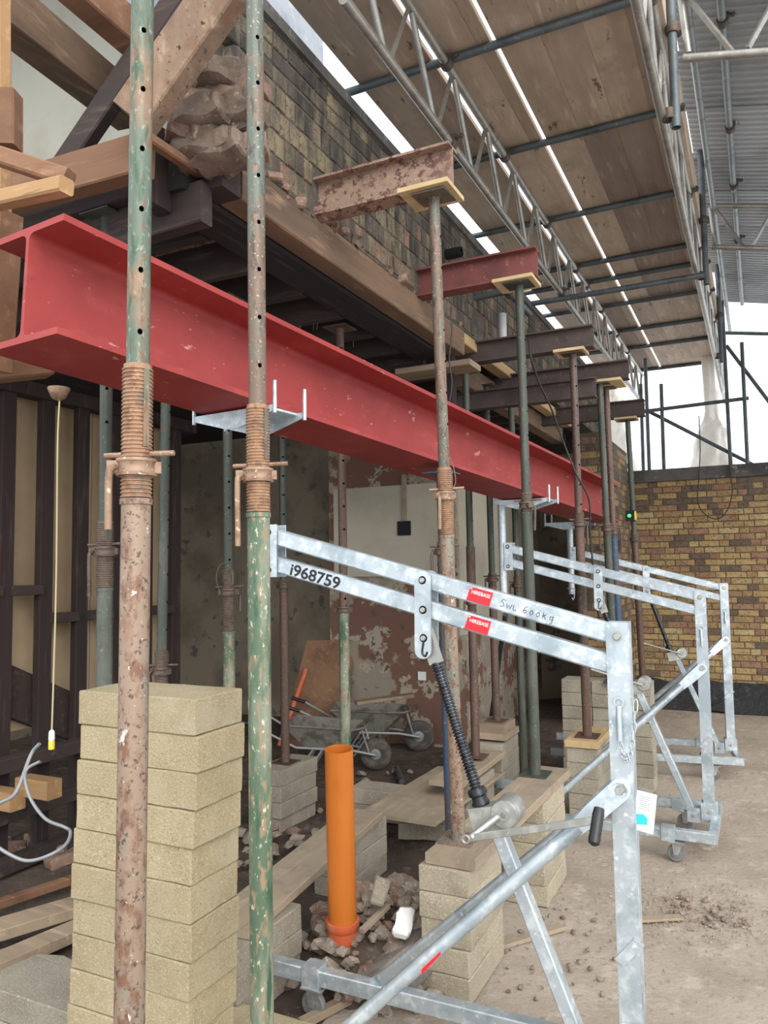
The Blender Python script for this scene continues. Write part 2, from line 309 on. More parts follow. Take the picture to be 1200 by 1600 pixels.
def lay(parent, bricks, mats, axis, limit, dist):
    """bricks: list of (centre, length, height, materialkey)"""
    bricks.sort(key=dist); cache = {}; rest = {}
    for n, (c, l, h, mk) in enumerate(bricks):
        key = (round(l, 3), round(h, 3), mk, random.randrange(3))
        if n < limit:
            if key not in cache: cache[key] = brick_mesh(l, h, .05, mk, axis, len(cache)).mesh('brick', mk, smooth=False)
            inst('brick', cache[key], c+V((random.uniform(-.002, .002), 0, 0)) if axis == 'y' else c+V((0, random.uniform(-.002, .002), 0)), None, parent)
        else:
            mb = rest.setdefault(mk, MB()); t = brick_mesh(l, h, .05, mk, axis, n % 9); mb.add([v+c for v in t.v], t.f)
    for mk, mb in rest.items(): mb.build('brickwork', mk, parent, smooth=False, kind='stuff')
# front wall held on needles
wf = MB()
NEED = [(2.95, -1.0950), (4.1, -1.036), (5.15, -.937), (6.0, -.84), (7.5, -.917)]
wf.box((XW-.33, 2.33, 3.31), (XW-.005, 9.9, 3.985))
wall = wf.build('wall_front', 'mortar_soot', label='sooty old brick wall held up on the steel needles', kind='structure')
BR = []
def bk_front():
    z = 3.325
    pk = lambda: random.choices(['brick_a', 'brick_b', 'brick_c', 'brick_d'], [4, 5, 1, 2])[0]
    for row in range(4):
        h = .096; y = 2.24+.04*random.random()+(.035 if row % 2 else 0)+(.09 if row == 0 else 0)
        while y < 9.85:
            w = random.choice([.062, .064, .066])
            hole = any(abs(y-ny) < .125 and row < 2 for ny, _ in NEED)
            rag = row == 0 and y < 3.6 and random.random() < .25
            if not hole and not rag:
                mk = random.choices(['brick_c', 'brick_a', 'brick_b'], [5, 2, 2])[0] if (row == 0 and y < 6) else pk()
                BR.append((V((XW+random.uniform(-.002, .002), y+w/2, z+h/2)), w, h, mk))
            y += w+.010
        z += h+.010
    for row in range(4):
        h = .064; y = 2.24+(.11 if row % 2 else 0)
        while y < 9.8:
            w = .215 if random.random() < .7 else .102
            BR.append((V((XW, y+w/2, z+h/2)), w, h, random.choices(['brick_a', 'brick_b', 'brick_d'], [2, 3, 3])[0])); y += w+.011
        z += h+.011
bk_front()
lay(wall, BR, None, 'y', 300, lambda b: b[0].y)
# projecting ledge along the top of the wall
for i in range(7):
    y0 = 2.25+i*1.1; MB().box((XW-.30, y0, 3.985), (XW+.022, y0+1.095, 4.04)).build('ledge_stone', 'coping', wall)
# ragged brickwork at the broken end and under the lowest course
rb = bm_mesh(rough_box(.20, .10, .068, .03, .008, 3, .008), 'broken_brick', 'rubble_red'); rb2 = bm_mesh(rough_box(.22, .15, .10, .03, .012, 9, .012), 'broken_brick', 'wall_core')
rb3b = bm_mesh(rough_box(.09, .06, .05, .025, .012, 8, .008), 'broken_brick', 'wall_core')
rb3 = bm_mesh(rough_box(.1, .085, .04, .03, .006, 5, .008), 'broken_brick', 'rubble_red')
for x, y, d, me, r in [(330, 150, 2.85, rb, .6), (318, 185, 2.8, rb2, .3), (345, 205, 2.85, rb2, 1.2), (300, 205, 2.82, rb, 1.9), (372, 180, 2.82, rb2, .2), (345, 125, 2.85, rb2, 2.2), (378, 225, 2.8, rb, 1.2), (322, 235, 2.82, rb2, .8), (350, 240, 2.82, rb2, .1), (378, 140, 2.84, rb, .2), (360, 165, 2.86, rb, 1.5), (335, 218, 2.84, rb, 2.4), (308, 165, 2.9, rb2, .4)]:
    inst('broken_brick', me, D(x, y, d)-V((0, 0, .05)), (random.uniform(-.2, .2), random.uniform(-.2, .2), r*.4), wall)
for i in range(44):
    if random.random() < .2: continue
    ob = inst('broken_brick', [rb3, rb3b][i % 2], V((XW-.02+random.uniform(-.03, .012), 2.33+i*.058+random.uniform(-.03, .03), 3.29+random.uniform(-.012, .03))), (random.uniform(-.6, .6), random.uniform(-.5, .5), random.uniform(0, 6)), wall)
    q = random.uniform(.45, 1.2); ob.scale = (q, q*random.uniform(.7, 1.2), q)

# garden wall at the back
wb = MB(); wb.box((-1.74, 10.018, -.05), (5.5, 10.25, 2.72)); gw = wb.build('wall_back', 'mortar', label='yellow stock brick garden wall closing the yard', kind='structure')
BR2 = []
for r in range(36):
    z = .03+r*.075; x = -1.72-(.17 if r % 2 else 0)
    i = r % 2
    while x < 5.4:
        w = .215 if (i % 2 == 0 or random.random() < .12) else .102
        i += 1
        mk = random.choices(['stock_a', 'stock_b', 'stock_c', 'stock_d', 'stock_e'], [6, 5, 3, 2, 2] if r < 31 else [2, 2, 2, 5, 0])[0]
        if x > -1.74: BR2.append((V((x+w/2, 10.015, z+.032)), w, .064, mk))
        x += w+.010
lay(gw, BR2, None, 'x', 300, lambda b: (0 if b[0].x < .2 else 5)+abs(b[0].z-1.6))
for i in range(8): MB().box((-1.8+i*.92, 9.97, 2.72), (-1.8+i*.92+.9195, 10.3, 2.87)).build('coping_stone', 'coping', gw)
# dark membrane heaped along its foot
mb = MB(); n = 60
vs = []; fs = []
for i in range(n+1):
    x = -1.42+i*.07
    for j, (dy, z) in enumerate([(-.32, .0), (-.22, .10), (-.1, .2), (-.03, .3), (.0, .3)]):
        vs.append((x, 9.98+dy+.04*noise.noise((x*3, j, 2)), max(0, z+.07*noise.noise((x*2.5, j*.7, 0)))))
for i in range(n):
    for j in range(4): k = i*5+j; fs.append((k, k+5, k+6, k+1))
mb.add(vs, fs).build('damp_membrane', 'membrane', label='crumpled black membrane heaped along the foot of the garden wall', cat='membrane')

# ================================================================== INSIDE THE BUILDING
def wallbox(name, a, b, m, label): return MB().box(a, b).build(name, m, label=label, kind='structure')
wallbox('wall_chimney', (-4.0, 6.9, -.02), (-2.6, 9.9, 3.12), 'plaster_peel', 'chimney breast with peeling plaster behind the wheelbarrows')
wallbox('wall_chimney_lining', (-3.93, 6.87, 1.62), (-2.62, 6.9, 2.52), 'plaster', 'cream lining board on the upper chimney breast')
wallbox('wall_chimney_side', (-2.6, 6.93, 1.05), (-2.585, 9.88, 3.1), 'plaster', 'plain plaster on the side of the chimney breast')
wallbox('wall_rear', (-2.6, 9.9, -.02), (-1.75, 10.1, 3.3), 'plaster_grey', 'grey plaster wall in the far corner of the room')
wallbox('wall_inner', (-7.0, 7.6, -.02), (-4.0, 7.8, 3.45), 'plaster_grey', 'stained plaster wall deep in the room')
wallbox('wall_far', (-7.2, 1.0, -.02), (-7.0, 7.8, 5.0), 'plaster_grey', 'dim side wall of the room')
MB().box((-3.2, 6.855, 2.02), (-3.06, 6.872, 2.16)).build('socket_hole', 'dark_hole', label='dark square socket hole cut in the cream lining board', cat='hole')
MB().box((-3.14, 6.84, 2.16), (-3.10, 6.87, 2.62)).build('conduit_strip', 'plank', label='thin wooden conduit strip above the dark socket hole', cat='conduit')
MB().box((-3.02, 6.885, .62), (-2.94, 6.9, .70)).build('wall_socket', 'white', label='small white socket plate low on the peeling chimney breast', cat='socket')
# brick pier at the far end under the beam
bp = MB().box((-1.72, 8.2, 0), (-1.45, 9.97, 3.1)).build('wall_pier', 'mortar', label='old brick return pier at the far end of the beam', kind='structure')
BR3 = []
for r in range(40):
    z = .02+r*.076; y = 8.21+(.1 if r % 2 else 0)
    while y < 9.85: BR3.append((V((-1.448, y+.1075, z+.032)), .215, .064, random.choice(['stock_b', 'stock_d', 'brick_a', 'brick_c']))); y += .226
lay(bp, BR3, None, 'y', 120, lambda b: abs(b[0].z-1.9))
BR4 = []
for r in range(40):
    z = .02+r*.076; x = -1.71
    for w in ((.215, .04) if r % 2 else (.102, .155)):
        BR4.append((V((x+w/2, 8.196, z+.032)), w-.008, .064, random.choice(['stock_b', 'stock_d', 'brick_c', 'brick_a']))); x += w+.003
lay(bp, BR4, None, 'x', 80, lambda b: b[0].z)
# stud partition
sp = thing('wall_partition', (-4.0, 3.6, 0), 'open timber stud partition backed with cream boards', None, None, 'structure')
SY = [2.52, 2.80, 3.088, 3.369, 3.651, 3.95, 4.25, 4.55]
for y in SY: MB().cbar((-4.0, y, 0), (-4.0, y, 2.785), .055, .095, (0, 1, 0)).build('stud', 'dark_z', sp)
MB().cbar((-4.0, 2.1, 2.83), (-4.0, 4.75, 2.83), .10, .09).build('top_plate', 'dark_z', sp)
for k in range(7):
    z = 1.60 if k < 3 else 1.42
    MB().cbar((-4.0, SY[k]+.03, z), (-4.0, SY[k+1]-.03, z), .08, .06).build('noggin', 'dark_x', sp)
for k in range(6):
    y = 2.05+k*.45; MB().box((-4.13, y, .75), (-4.115, y+.445, 2.8)).build('lining_panel', 'lath', sp)
MB().cbar((-4.083, 2.2, 1.50), (-4.083, 4.5, .35), .05, .28, (0, 0, 1)).build('stair_stringer', 'dark_x', label='dark sloping stair string behind the studs', cat='stair stringer')
for k, (ya, yb, z) in enumerate([(2.0, 4.3, .62), (2.0, 4.4, .34), (2.1, 4.5, .06)]):
    MB().cbar((-3.9, ya, z), (-3.9, yb, z), .09, .08).build('sill_timber', 'dark_x', label=['upper', 'middle', 'lowest'][k]+' of three dark horizontal timbers at the foot of the stud partition', cat='timber', group='timbers at the foot of the partition')
# floor above: joists and boards
ceil = thing('ceiling', (-3.0, 6, 2.95), 'dark joists and boards of the floor above', None, None, 'structure')
for k in range(20):
    y = 2.15+k*.4
    if y > 9.8: break
    MB().cbar((-4.3 if y < 6.8 else -2.59, y, 3.215), (-2.076, y, 3.215), .055, .18).build('joist', 'dark_x', ceil)
for k in range(15):
    x = -4.4+k*.162
    MB().box((x, 2.2, 3.307), (x+.157, 9.88, 3.33)).build('floorboard', 'char_y', ceil)
MB().box((-6.99, 2.6, 3.307), (-4.41, 7.59, 3.33)).build('floorboard', 'char_y', ceil)
for k in range(40):
    p = V((random.uniform(-3.2, -2.1), 2.15+.4*random.randrange(1, 18), 3.13)); MB().tube(p, p+V((random.uniform(-.01, .01), random.uniform(-.01, .01), -.05)), .0025, 5).build('nail', 'wire', ceil)
# upstairs behind the opening
wallbox('wall_upstairs', (-6.5, 3.2, 3.335), (-2.3, 3.3, 5.5), 'upstairs', 'pale plaster wall of the room upstairs')
wallbox('ceiling_upstairs', (-7.0, 1.6, 5.5), (-2.3, 3.3, 5.55), 'char_y', 'dark remains of the ceiling upstairs')
wallbox('wall_parapet', (-2.42, 2.3, 3.99), (-2.30, 3.95, 5.6), 'pale_brick', 'pale upper wall set back above the brick ledge')

# ================================================================== TIMBERS
def timber(name, p, q, w, h, m, label, up=(0, 0, 1), cat='timber'):
    return MB().cbar(p, q, w, h, up, .006).build(name, m, label=label, cat=cat)
br = thing('bressummer', (XW-.17, 3.5, 3.13), 'long old timber beam with charred underside beneath the brick wall', 'timber beam')
MB().cbar((XW-.055, 2.36, 3.222), (XW-.055, 4.86, 3.222), .11, .17, (0, 0, 1), .006).build('outer_timber', 'oak_y', br)
MB().cbar((XW-.225, 2.16, 3.21), (XW-.225, 4.80, 3.21), .215, .17, (0, 0, 1), .012).build('inner_timber', 'char_y', br)
MB().box((XW-.115, 2.24, 3.14), (XW-.005, 2.355, 3.30)).build('end_block', 'dark_x', br)
timber('timber_post_stub', (XW-.23, 2.13, 3.05), (XW-.23, 2.13, 3.36), .11, .07, 'dark_z', 'short upright dark stub at the broken end of the charred beam', (1, 0, 0))
p = PX(717, 586, -1.95); q = V((-1.95, 8.4, p.z-.0))
timber('timber_lintel', p, q, .12, .17, 'oak_y', 'brown timber lintel studded with nails above the far half of the red beam')
timber('wall_plate', V((-1.80, 4.86, 3.27)), V((-1.80, 6.3, 3.27)), .10, .08, 'pine_y', 'pale new timber packed under the brick wall beside the second needle')
timber('wall_plate', V((-1.80, 6.4, 3.22)), V((-1.80, 8.2, 3.22)), .10, .08, 'pine_y', 'pale new timber packed under the far end of the brick wall')
timber('trestle_head', V((-2.15, 4.72, 3.02)), V((-1.62, 4.72, 3.02)), .22, .04, 'plank_x', 'flat board across the prop head at the end of the charred beam')
timber('prop_timber', V((-1.83, 4.80, 2.55)), V((-1.83, 4.80, 3.12)), .07, .07, 'dark_z', 'short brown post under the end of the charred beam', (1, 0, 0))
# timbers at the open upper left corner
timber('old_rafter', D(360, -28, 2.55), D(210, 186, 2.62), .09, .15, 'old_rafter', 'big dirty old rafter leaning across the broken wall end', UP)
timber('old_rafter', D(318, -60, 2.85), D(96, 268, 3.05), .06, .09, 'dark_x', 'slim dark rafter behind the big dirty rafter', UP)
timber('trimmer_joist', PY(-60, 325, 2.0), PY(230, 243, 2.0), .08, .145, 'pine_x', 'brown joist with sawn end behind the rusty green prop')
timber('joist_offcut', D(-20, 238, 2.25), D(108, 280, 2.2), .05, .05, 'pine_x', 'small timber batten resting on top of the brown joist')
timber('joist_offcut', D(-40, 322, 2.3), D(104, 290, 2.12), .05, .045, 'pine_light_x', 'small batten with a pale sawn end under the other batten')
timber('wood_block', D(16, 146, 2.3), D(16, 232, 2.3), .07, .05, 'pine_x', 'short upright wooden block at the left edge above the battens', V((1, .5, 0)))
timber('ceiling_beam', D(-60, -40, 2.9), D(200, 170, 3.9), .14, .20, 'oak_y', 'wide brown beam crossing in front of the pale upstairs wall')
timber('ceiling_beam', D(60, -75, 2.6), D(215, 62, 3.0), .10, .14, 'pine_x', 'light brown beam at the very top behind the rusty green prop')
timber('corner_post', D(0, -60, 2.5), D(2, 430, 2.5), .05, .05, 'pine_light_x', 'thin pale post along the left edge of the picture', (1, 0, 0))
timber('corner_post', D(5, 335, 2.45), D(-12, 580, 2.45), .09, .09, 'pine_x', 'short brown post behind the end of the red beam', (1, 0, 0))
timber('header_timber', D(-30, 585, 2.6), D(75, 575, 2.75), .1, .06, 'pine_x', 'brown timber under the near end of the red beam')
timber('dark_joist', PY(120, 380, 2.22), PY(322, 318, 2.22), .07, .16, 'dark_x', 'dark heavy joist running into the end of the charred beam')
timber('thin_rail', D(214, 205, 2.5), D(312, 270, 2.9), .04, .035, 'pine_x', 'thin rail with a pale top edge beside the broken wall end')

# ================================================================== RED STEEL BEAM
A = D(100, 333, 2.04); B = D(966, 757, 6.7)
ax = (B-A).normalized(); sd = ax.cross(_z).normalized(); uu = sd.cross(ax)
A = A-sd*.155-uu*.165; B = B-sd*.155-uu*.165
def isec(h, w, tf, tw, r=0):
    a, b = w/2, h/2; t = tw/2; pts = [(-a, -b), (a, -b), (a, -b+tf)]
    if r:
        for k in range(5): an = math.pi/2*k/4; pts.append((t+r-r*math.sin(an), -b+tf+r-r*math.cos(an)))
        for k in range(5): an = math.pi/2*k/4; pts.append((t+r-r*math.cos(an), b-tf-r+r*math.sin(an)))
    else: pts += [(t, -b+tf), (t, b-tf)]
    pts += [(a, b-tf), (a, b), (-a, b), (-a, b-tf)]
    n = [(-x, y) for x, y in pts[3:-4]][::-1]
    return pts+n+[(-a, -b+tf)]
def ibeam(name, p, q, h, w, tf, tw, r, m, label, up=None, cat='steel beam', group=None):
    p, q = V(p), V(q); d = (q-p).normalized(); s_ = d.cross(up or _z).normalized(); u_ = s_.cross(d)
    return MB().ext([s_*x+u_*y for x, y in isec(h, w, tf, tw, r)], p, q).build(name, m, label=label, cat=cat, group=group)
ibeam('steel_beam', A, B, .33, .31, .019, .013, .02, 'red', 'long red primed steel beam lifted on the galvanised lifters', uu)
def beam_at(y): t = (y-A.y)/(B.y-A.y); return A+(B-A)*t

# ================================================================== NEEDLES
for k, (y, xe) in enumerate(NEED):
    z0 = [3.30, 3.29, 3.15, 3.11, 3.09][k]; hh = [.178, .165, .15, .145, .16][k]
    ibeam('needle_beam', (-2.75, y, z0+hh/2), (xe+.005, y, z0+hh/2), hh, .10, .011, .009, 0, ['needle', 'needle_red', 'needle_dark', 'needle_dark', 'needle_dark'][k],
          ['dusty brown steel needle through the wall nearest the camera', 'dark red steel needle through the wall, second from the camera', 'dark steel needle through the wall, middle one of five', 'dark steel needle through the wall, fourth from the camera', 'dark steel needle through the wall, furthest of five'][k], None, 'steel needle', 'steel needles through the wall')
ibeam('needle_beam', (-2.75, 5.55, 2.97), (-1.0, 5.55, 2.97), .14, .10, .011, .009, 0, 'needle_dark', 'lower dark steel needle between the third and fourth needles', None, 'steel needle', 'steel needles through the wall')

# ================================================================== ACROW PROPS
def holed_tube(r, z0, z1, holes, ang, seg=24, rh=.0068):
    rows = [(z0, 0, 0)]
    for h in holes: rows += [(h-rh, h, -1), (h, h, 0.5), (h+rh, h, 1)]
    rows.append((z1, 0, 0)); vs = []; fs = []; hs = seg//2
    for z, h, fl in rows:
        for k in range(seg):
            a = 2*math.pi*k/seg; zz = z
            for c0 in (0, hs):
                dk = (k-c0+hs) % seg-hs
                if fl in (-1, 1) and abs(dk) == 1:
                    a = 2*math.pi*c0/seg+dk*.72*2*math.pi/seg; zz = h+fl*rh*.72
            vs.append((r*math.cos(a+ang), r*math.sin(a+ang), zz))
    for i in range(len(rows)-1):
        hrow = (rows[i][2] in (-1, .5) and rows[i][1])
        for k in range(seg):
            if hrow and (k in (0, seg-1) or k in (hs, hs-1)): continue
            fs.append((i*seg+k, i*seg+(k+1) % seg, (i+1)*seg+(k+1) % seg, (i+1)*seg+k))
    return MB().add(vs, fs)
def acrow(base, top, zt1, zn, zt0, outer, inner, label, thr='thread_rust', cst='rust_casting', ang=0., hang=math.pi, seg=24, hoff=.05, pin=True, plates=True, handle=.15, group='adjustable steel props', ro=.0302, ri=.0242):
    base, top = V(base), V(top); d = top-base; L = d.length; k = L/(top.z-base.z)
    t = thing('steel_prop', base, label, 'prop', group, local=True)
    t.rotation_mode = 'QUATERNION'; t.rotation_quaternion = _z.rotation_difference(d.normalized())
    zt1, zn, zt0 = [(q-base.z)*k for q in (zt1, zn, zt0)]
    MB().lathe([(0, .006), (ro, .006), (ro, zt0-.012), (ro+.003, zt0-.012), (ro+.003, zt0), (ro, zt0), (ro-.003, zt0)], seg=seg).build('outer_tube', outer, t)
    pf = [(ro-.003, zt0)]; z = zt0; pit = .0084
    while z < zt1-pit: pf += [(ro-.001, z+.001), (ro+.002, z+pit*.35), (ro+.002, z+pit*.6), (ro-.001, z+pit*.95)]; z += pit
    pf += [(ro-.001, zt1), (ri, zt1)]
    MB().lathe(pf, seg=seg).build('thread', thr, t, smooth=seg > 16)
    # slot down the thread
    sa = ang+.45; c, s_ = math.cos(sa), math.sin(sa)
    MB().obox((c*(ro+.0012), s_*(ro+.0012), (max(zn+.03, zt0)+zt1)/2), (c*.0016, s_*.0016, 0), (-s_*.0065, c*.0065, 0), (0, 0, max(.01, (zt1-max(zn+.03, zt0))/2-.012))).build('slot', inner, t)
    hs = []; z = zt1+hoff
    while z < L-.06: hs.append(z); z += .133
    holed_tube(ri, zt0, L-.006, hs, ang, seg if seg % 2 == 0 else seg+1).build('inner_tube', inner, t)
    nut = MB().lathe([(ro+.002, zn-.018), (ro+.011, zn-.018), (ro+.012, zn-.012), (ro+.009, zn-.008), (ro+.009, zn+.008), (ro+.012, zn+.012), (ro+.011, zn+.018), (ro+.002, zn+.018), (ro+.002, zn-.018)], seg=seg)
    hx, hy = math.cos(hang), math.sin(hang)
    nut.obox((hx*(ro+.016), hy*(ro+.016), zn), (hx*.012, hy*.012, 0), (-hy*.014, hx*.014, 0), (0, 0, .013))
    nut.obox((-hx*(ro+.012), -hy*(ro+.012), zn), (hx*.008, hy*.008, 0), (-hy*.012, hx*.012, 0), (0, 0, .012))
    nu = nut.build('collar_nut', cst, t)
    if handle:
        e = V((hx, hy, 0)); w = V((-hy, hx, 0)); o = V((0, 0, zn))
        MB().path(cr([o+e*(ro+.012)-w*.02, o+e*(ro+.012)+w*.008, o+e*(ro+.018)+w*.02+V((0, 0, -.006)), o+e*(ro+.022)+w*.026+V((0, 0, -.025)), o+e*(ro+.022)+w*.02+V((0, 0, -handle))], 4), .0075, 10).build('handle', cst, nu)
    if pin:
        MB().path([V((-.06, -.03, zn+.026)), V((.075, .03, zn+.030)), ], .006, 8).build('pin', cst, t)
    if plates:
        MB().box((-.075, -.075, 0), (.075, .075, .006)).build('base_plate', outer, t)
        MB().box((-.075, -.075, L-.006), (.075, .075, L)).build('top_plate', inner, t)
    return t
def zat(x, y, d): return D(x, y, d).z
AV = math.radians(-38)     # hole side turned towards the yard
acrow(V((-1.172, 1.205, .0)), V((-1.161, 1.215, 3.6)), zat(208, 566, 1.6), zat(208, 728, 1.58), zat(208, 778, 1.58), 'prop_rust', 'prop_inner_green', 'rusty prop nearest the camera in front of the tall block stack', ang=AV, hang=math.radians(-140), hoff=.067, handle=.13, seg=28)
acrow(V((-1.195, 1.70, .0)), V((-1.213, 1.70, 3.6)), zat(403, 628, 2.04), zat(404, 740, 2.03), zat(404, 800, 2.03), 'prop_green', 'prop_inner_brown', 'green paint-flaked prop between the tall block stack and the near lifter', ang=AV, hang=math.radians(-150), hoff=.105, handle=.19, seg=28)
P3b, P3t = V((-1.20, 3.13, .551)), V((-1.180, 2.95, 3.278))
acrow(P3b, P3t, zat(690, 730, 3.25), zat(692, 774, 3.25), zat(693, 835, 3.25), 'prop_rust', 'prop_inner_brown', 'rusty prop under the dusty needle nearest the camera', 'thread_rust', ang=0, hang=math.radians(-120), handle=.14)
P4b, P4t = V((-1.17, 4.26, .551)), V((-1.14, 4.10, 3.268))
acrow(P4b, P4t, zat(820, 770, 4.3), zat(822, 790, 4.3), zat(822, 800, 4.3), 'prop_dark', 'prop_dark', 'dark green prop under the second needle', 'thread_dark', 'casting_dark', ang=0, hang=math.radians(-50), handle=.14)
acrow(V((-1.10, 5.33, .551)), V((-1.075, 5.15, 3.128)), zat(908, 800, 5.2), zat(909, 818, 5.2), zat(909, 824, 5.2), 'prop_brown', 'prop_brown', 'red brown prop standing on the block pier under the middle needle', 'thread_dark', 'casting_dark', ang=-.6, hang=.3, seg=20)
acrow(V((-1.05, 6.16, .805)), V((-1.045, 5.95, 3.088)), 2.02, 1.98, 1.93, 'prop_dark', 'prop_dark', 'dark prop under the fourth needle, left of a close pair', 'thread_dark', 'casting_dark', seg=16)
acrow(V((-1.03, 6.33, .805)), V((-1.03, 6.13, 3.088)), 2.02, 1.96, 1.92, 'prop_blue', 'prop_brown', 'blue footed prop under the fourth needle, right of a close pair', 'thread_dark', 'casting_dark', seg=16, hang=0)
acrow(V((-1.03, 7.62, .0)), V((-1.07, 7.50, 3.068)), 2.0, 1.94, 1.90, 'prop_brown', 'prop_dark', 'furthest prop of the outer row carrying the green laser level', 'thread_dark', 'casting_dark', seg=16)
# inner row
acrow(V((-2.265, 2.20, 0)), V((-2.285, 2.20, 3.12)), zat(170, 815, 3.0), zat(170, 862, 3.0), zat(169, 918, 3.0), 'prop_dark', 'prop_dark', 'dark green prop behind the rusty prop, beside the stud partition', 'thread_dark', 'casting_dark', ang=AV, hang=math.radians(-150), handle=.17, hoff=.12)
acrow(V((-2.62, 2.88, 0)), V((-2.60, 2.90, 3.12)), zat(262, 1015, 3.75), zat(262, 1046, 3.75), .9, 'prop_green', 'prop_dark', 'thin dark prop seen over the top of the tall block stack', 'thread_dark', 'casting_dark', ang=AV+.9, hoff=.1)
acrow(V((-2.44, 3.20, 0)), V((-2.45, 3.18, 3.12)), zat(358, 890, 3.95), zat(358, 925, 3.95), zat(358, 985, 3.95), 'prop_green', 'prop_dark', 'dark prop with wire loop just left of the green paint-flaked prop', 'thread_dark', 'casting_dark', ang=AV, hang=.4, handle=.1)
acrow(V((-2.95, 4.47, .40)), V((-2.97, 4.47, 3.12)), zat(455, 905, 5.3), zat(455, 915, 5.3), zat(455, 925, 5.3), 'prop_brown', 'prop_dark', 'brown prop standing on the small block stack inside', 'thread_dark', 'casting_dark', ang=AV, seg=16)
acrow(V((-2.17, 3.91, 0)), V((-2.17, 3.89, 3.12)), zat(538, 952, 4.2), zat(538, 956, 4.2), zat(538, 960, 4.2), 'prop_green', 'prop_brown', 'green prop rising behind the orange pipe', 'thread_dark', 'casting_dark', ang=AV, handle=0, pin=False, seg=18)
acrow(V((-1.85, 5.2, .38)), V((-1.86, 5.2, 3.12)), 1.85, 1.45, 1.40, 'prop_brown', 'prop_dark', 'dark inner prop on the plank, left of the pair inside', 'thread_dark', 'casting_dark', seg=14, hang=math.radians(-160))
acrow(V((-1.86, 5.72, .53)), V((-1.88, 5.72, 3.12)), 1.65, 1.6, 1.55, 'prop_brown', 'prop_dark', 'brown inner prop on the raised plate, right of the pair inside', 'thread_dark', 'casting_dark', seg=14, hang=math.radians(-160))
acrow(V((-1.72, 5.95, .0)), V((-1.75, 5.95, 3.12)), 1.62, 1.55, 1.50, 'prop_dark', 'prop_dark', 'dark prop half hidden behind the prop of the second needle', 'thread_dark', 'casting_dark', seg=14)
acrow(V((-1.42, 3.62, .0)), V((-1.44, 3.62, 2.18)), 1.83, 1.78, 1.72, 'prop_blue', 'prop_blue', 'blue prop close behind the prop of the first needle', 'thread_dark', 'casting_dark', seg=14)
MB().tube(PZ(766, 1130, .1), D(790, 960, 6.3), .022, 10).build('leaning_tube', 'steel_dark', label='grey tube leaning between the inner props', cat='tube')
# ply packing on the prop heads
for k, (t, sx_) in enumerate([(P3t, .1), (P4t, .1), (V((-1.075, 5.15, 3.128)), .09), (V((-1.03, 6.03, 3.088)), .15), (V((-1.07, 7.5, 3.068)), .09)]):
    MB().box((t.x-sx_*1.25, t.y-sx_, t.z), (t.x+sx_*1.0, t.y+sx_, t.z+.019)).build('packing_board', 'ply', label='plywood packing under the '+['nearest', 'second', 'middle', 'fourth', 'furthest'][k]+' needle on its prop head', cat='packing', group='plywood packers on the prop heads')
# wires left hanging from the prop pins
for pts, lab in [([D(348, 935, 3.9), D(338, 905, 3.9), D(345, 882, 3.9), D(362, 880, 3.9)], 'thin wire loop on the dark inner prop'), ([D(690, 690, 3.2), D(706, 722, 3.2), D(712, 752, 3.2), D(706, 765, 3.2)], 'thin wire loop on the prop of the nearest needle'), ([D(255, 970, 3.7), D(240, 1000, 3.7), D(242, 1025, 3.7), D(255, 1045, 3.7)], 'thin wire loop above the tall block stack')]:
    MB().path(cr(pts), .0018, 6).build('wire_loop', 'wire', label=lab, cat='wire')
ls = thing('laser_level', D(985, 806, 7.25), 'small laser level with a green light clamped to the furthest prop', 'laser level')
c = D(985, 806, 7.22)
MB().obox(c, (.04, 0, 0), (0, .03, 0), (0, 0, .05)).build('housing', 'black_steel', ls); MB().obox(c+V((.045, 0, 0)), (.006, 0, 0), (0, .025, 0), (0, 0, .04)).build('side_grip', 'yellow', ls)
MB().lathe([(0, .002), (.016, .002), (.016, -.01)], c+V((-.005, -.03, 0)), (0, -1, 0), 12).build('lamp', 'green_led', ls)

# ================================================================== CONCRETE BLOCK PIERS AND PLANKS
BM = [bm_mesh(rough_box(.44, .215, .099, .03, .0011, k, .0035), 'concrete_block', 'block') for k in range(4)]
BG = [bm_mesh(rough_box(.44, .215, .099, .06, .0016, k+20), 'concrete_block', 'block_grey') for k in range(3)]
BT = [bm_mesh(rough_box(.44, .215, .099, .04, .0018, k+30), 'concrete_block', 'block_tan') for k in range(3)]
def pier(x, y, n, along, where, z0=0., jit=.006, meshes=None, lean=(0, 0), group=None, pair=None, dz=.1005):
    meshes = meshes or BM
    for k in range(n):
        pos = V((x+random.uniform(-jit, jit)+lean[0]*k, y+random.uniform(-jit, jit)+lean[1]*k, z0+k*dz))
        if n == 1: w = ''
        else: w = ('topmost' if k == n-1 else 'bottom' if k == 0 else ORD[n-1-k]+' from the top')+' of '
        inst('concrete_block', meshes[random.randrange(len(meshes))], pos, (0, 0, (math.pi/2 if along == 'y' else 0)+random.uniform(-.02, .02)+(math.pi if random.random() < .5 else 0)),
             label='concrete block, '+w+where, cat='concrete block', group=group or where)
cN = D(305, 1083, 2.1)
pier(cN.x-.22-.045, cN.y+.1075, 13, 'x', 'the tall pale stack in the foreground', z0=.045, jit=.006, lean=(.0042, 0))
MB().box((cN.x-.55, cN.y-.03, 0), (cN.x+.05, cN.y+.25, .045)).build('sole_board', 'plank_x', label='board laid under the tall pale block stack', cat='board')
pier(-1.195, 3.15, 5, 'y', 'the stack under the prop of the nearest needle', meshes=BT)
pier(-1.14, 4.12, 5, 'y', 'the stack under the prop of the second needle', meshes=BT)
pier(-1.11, 5.42, 5, 'y', 'the stack under the red brown prop', meshes=BG)
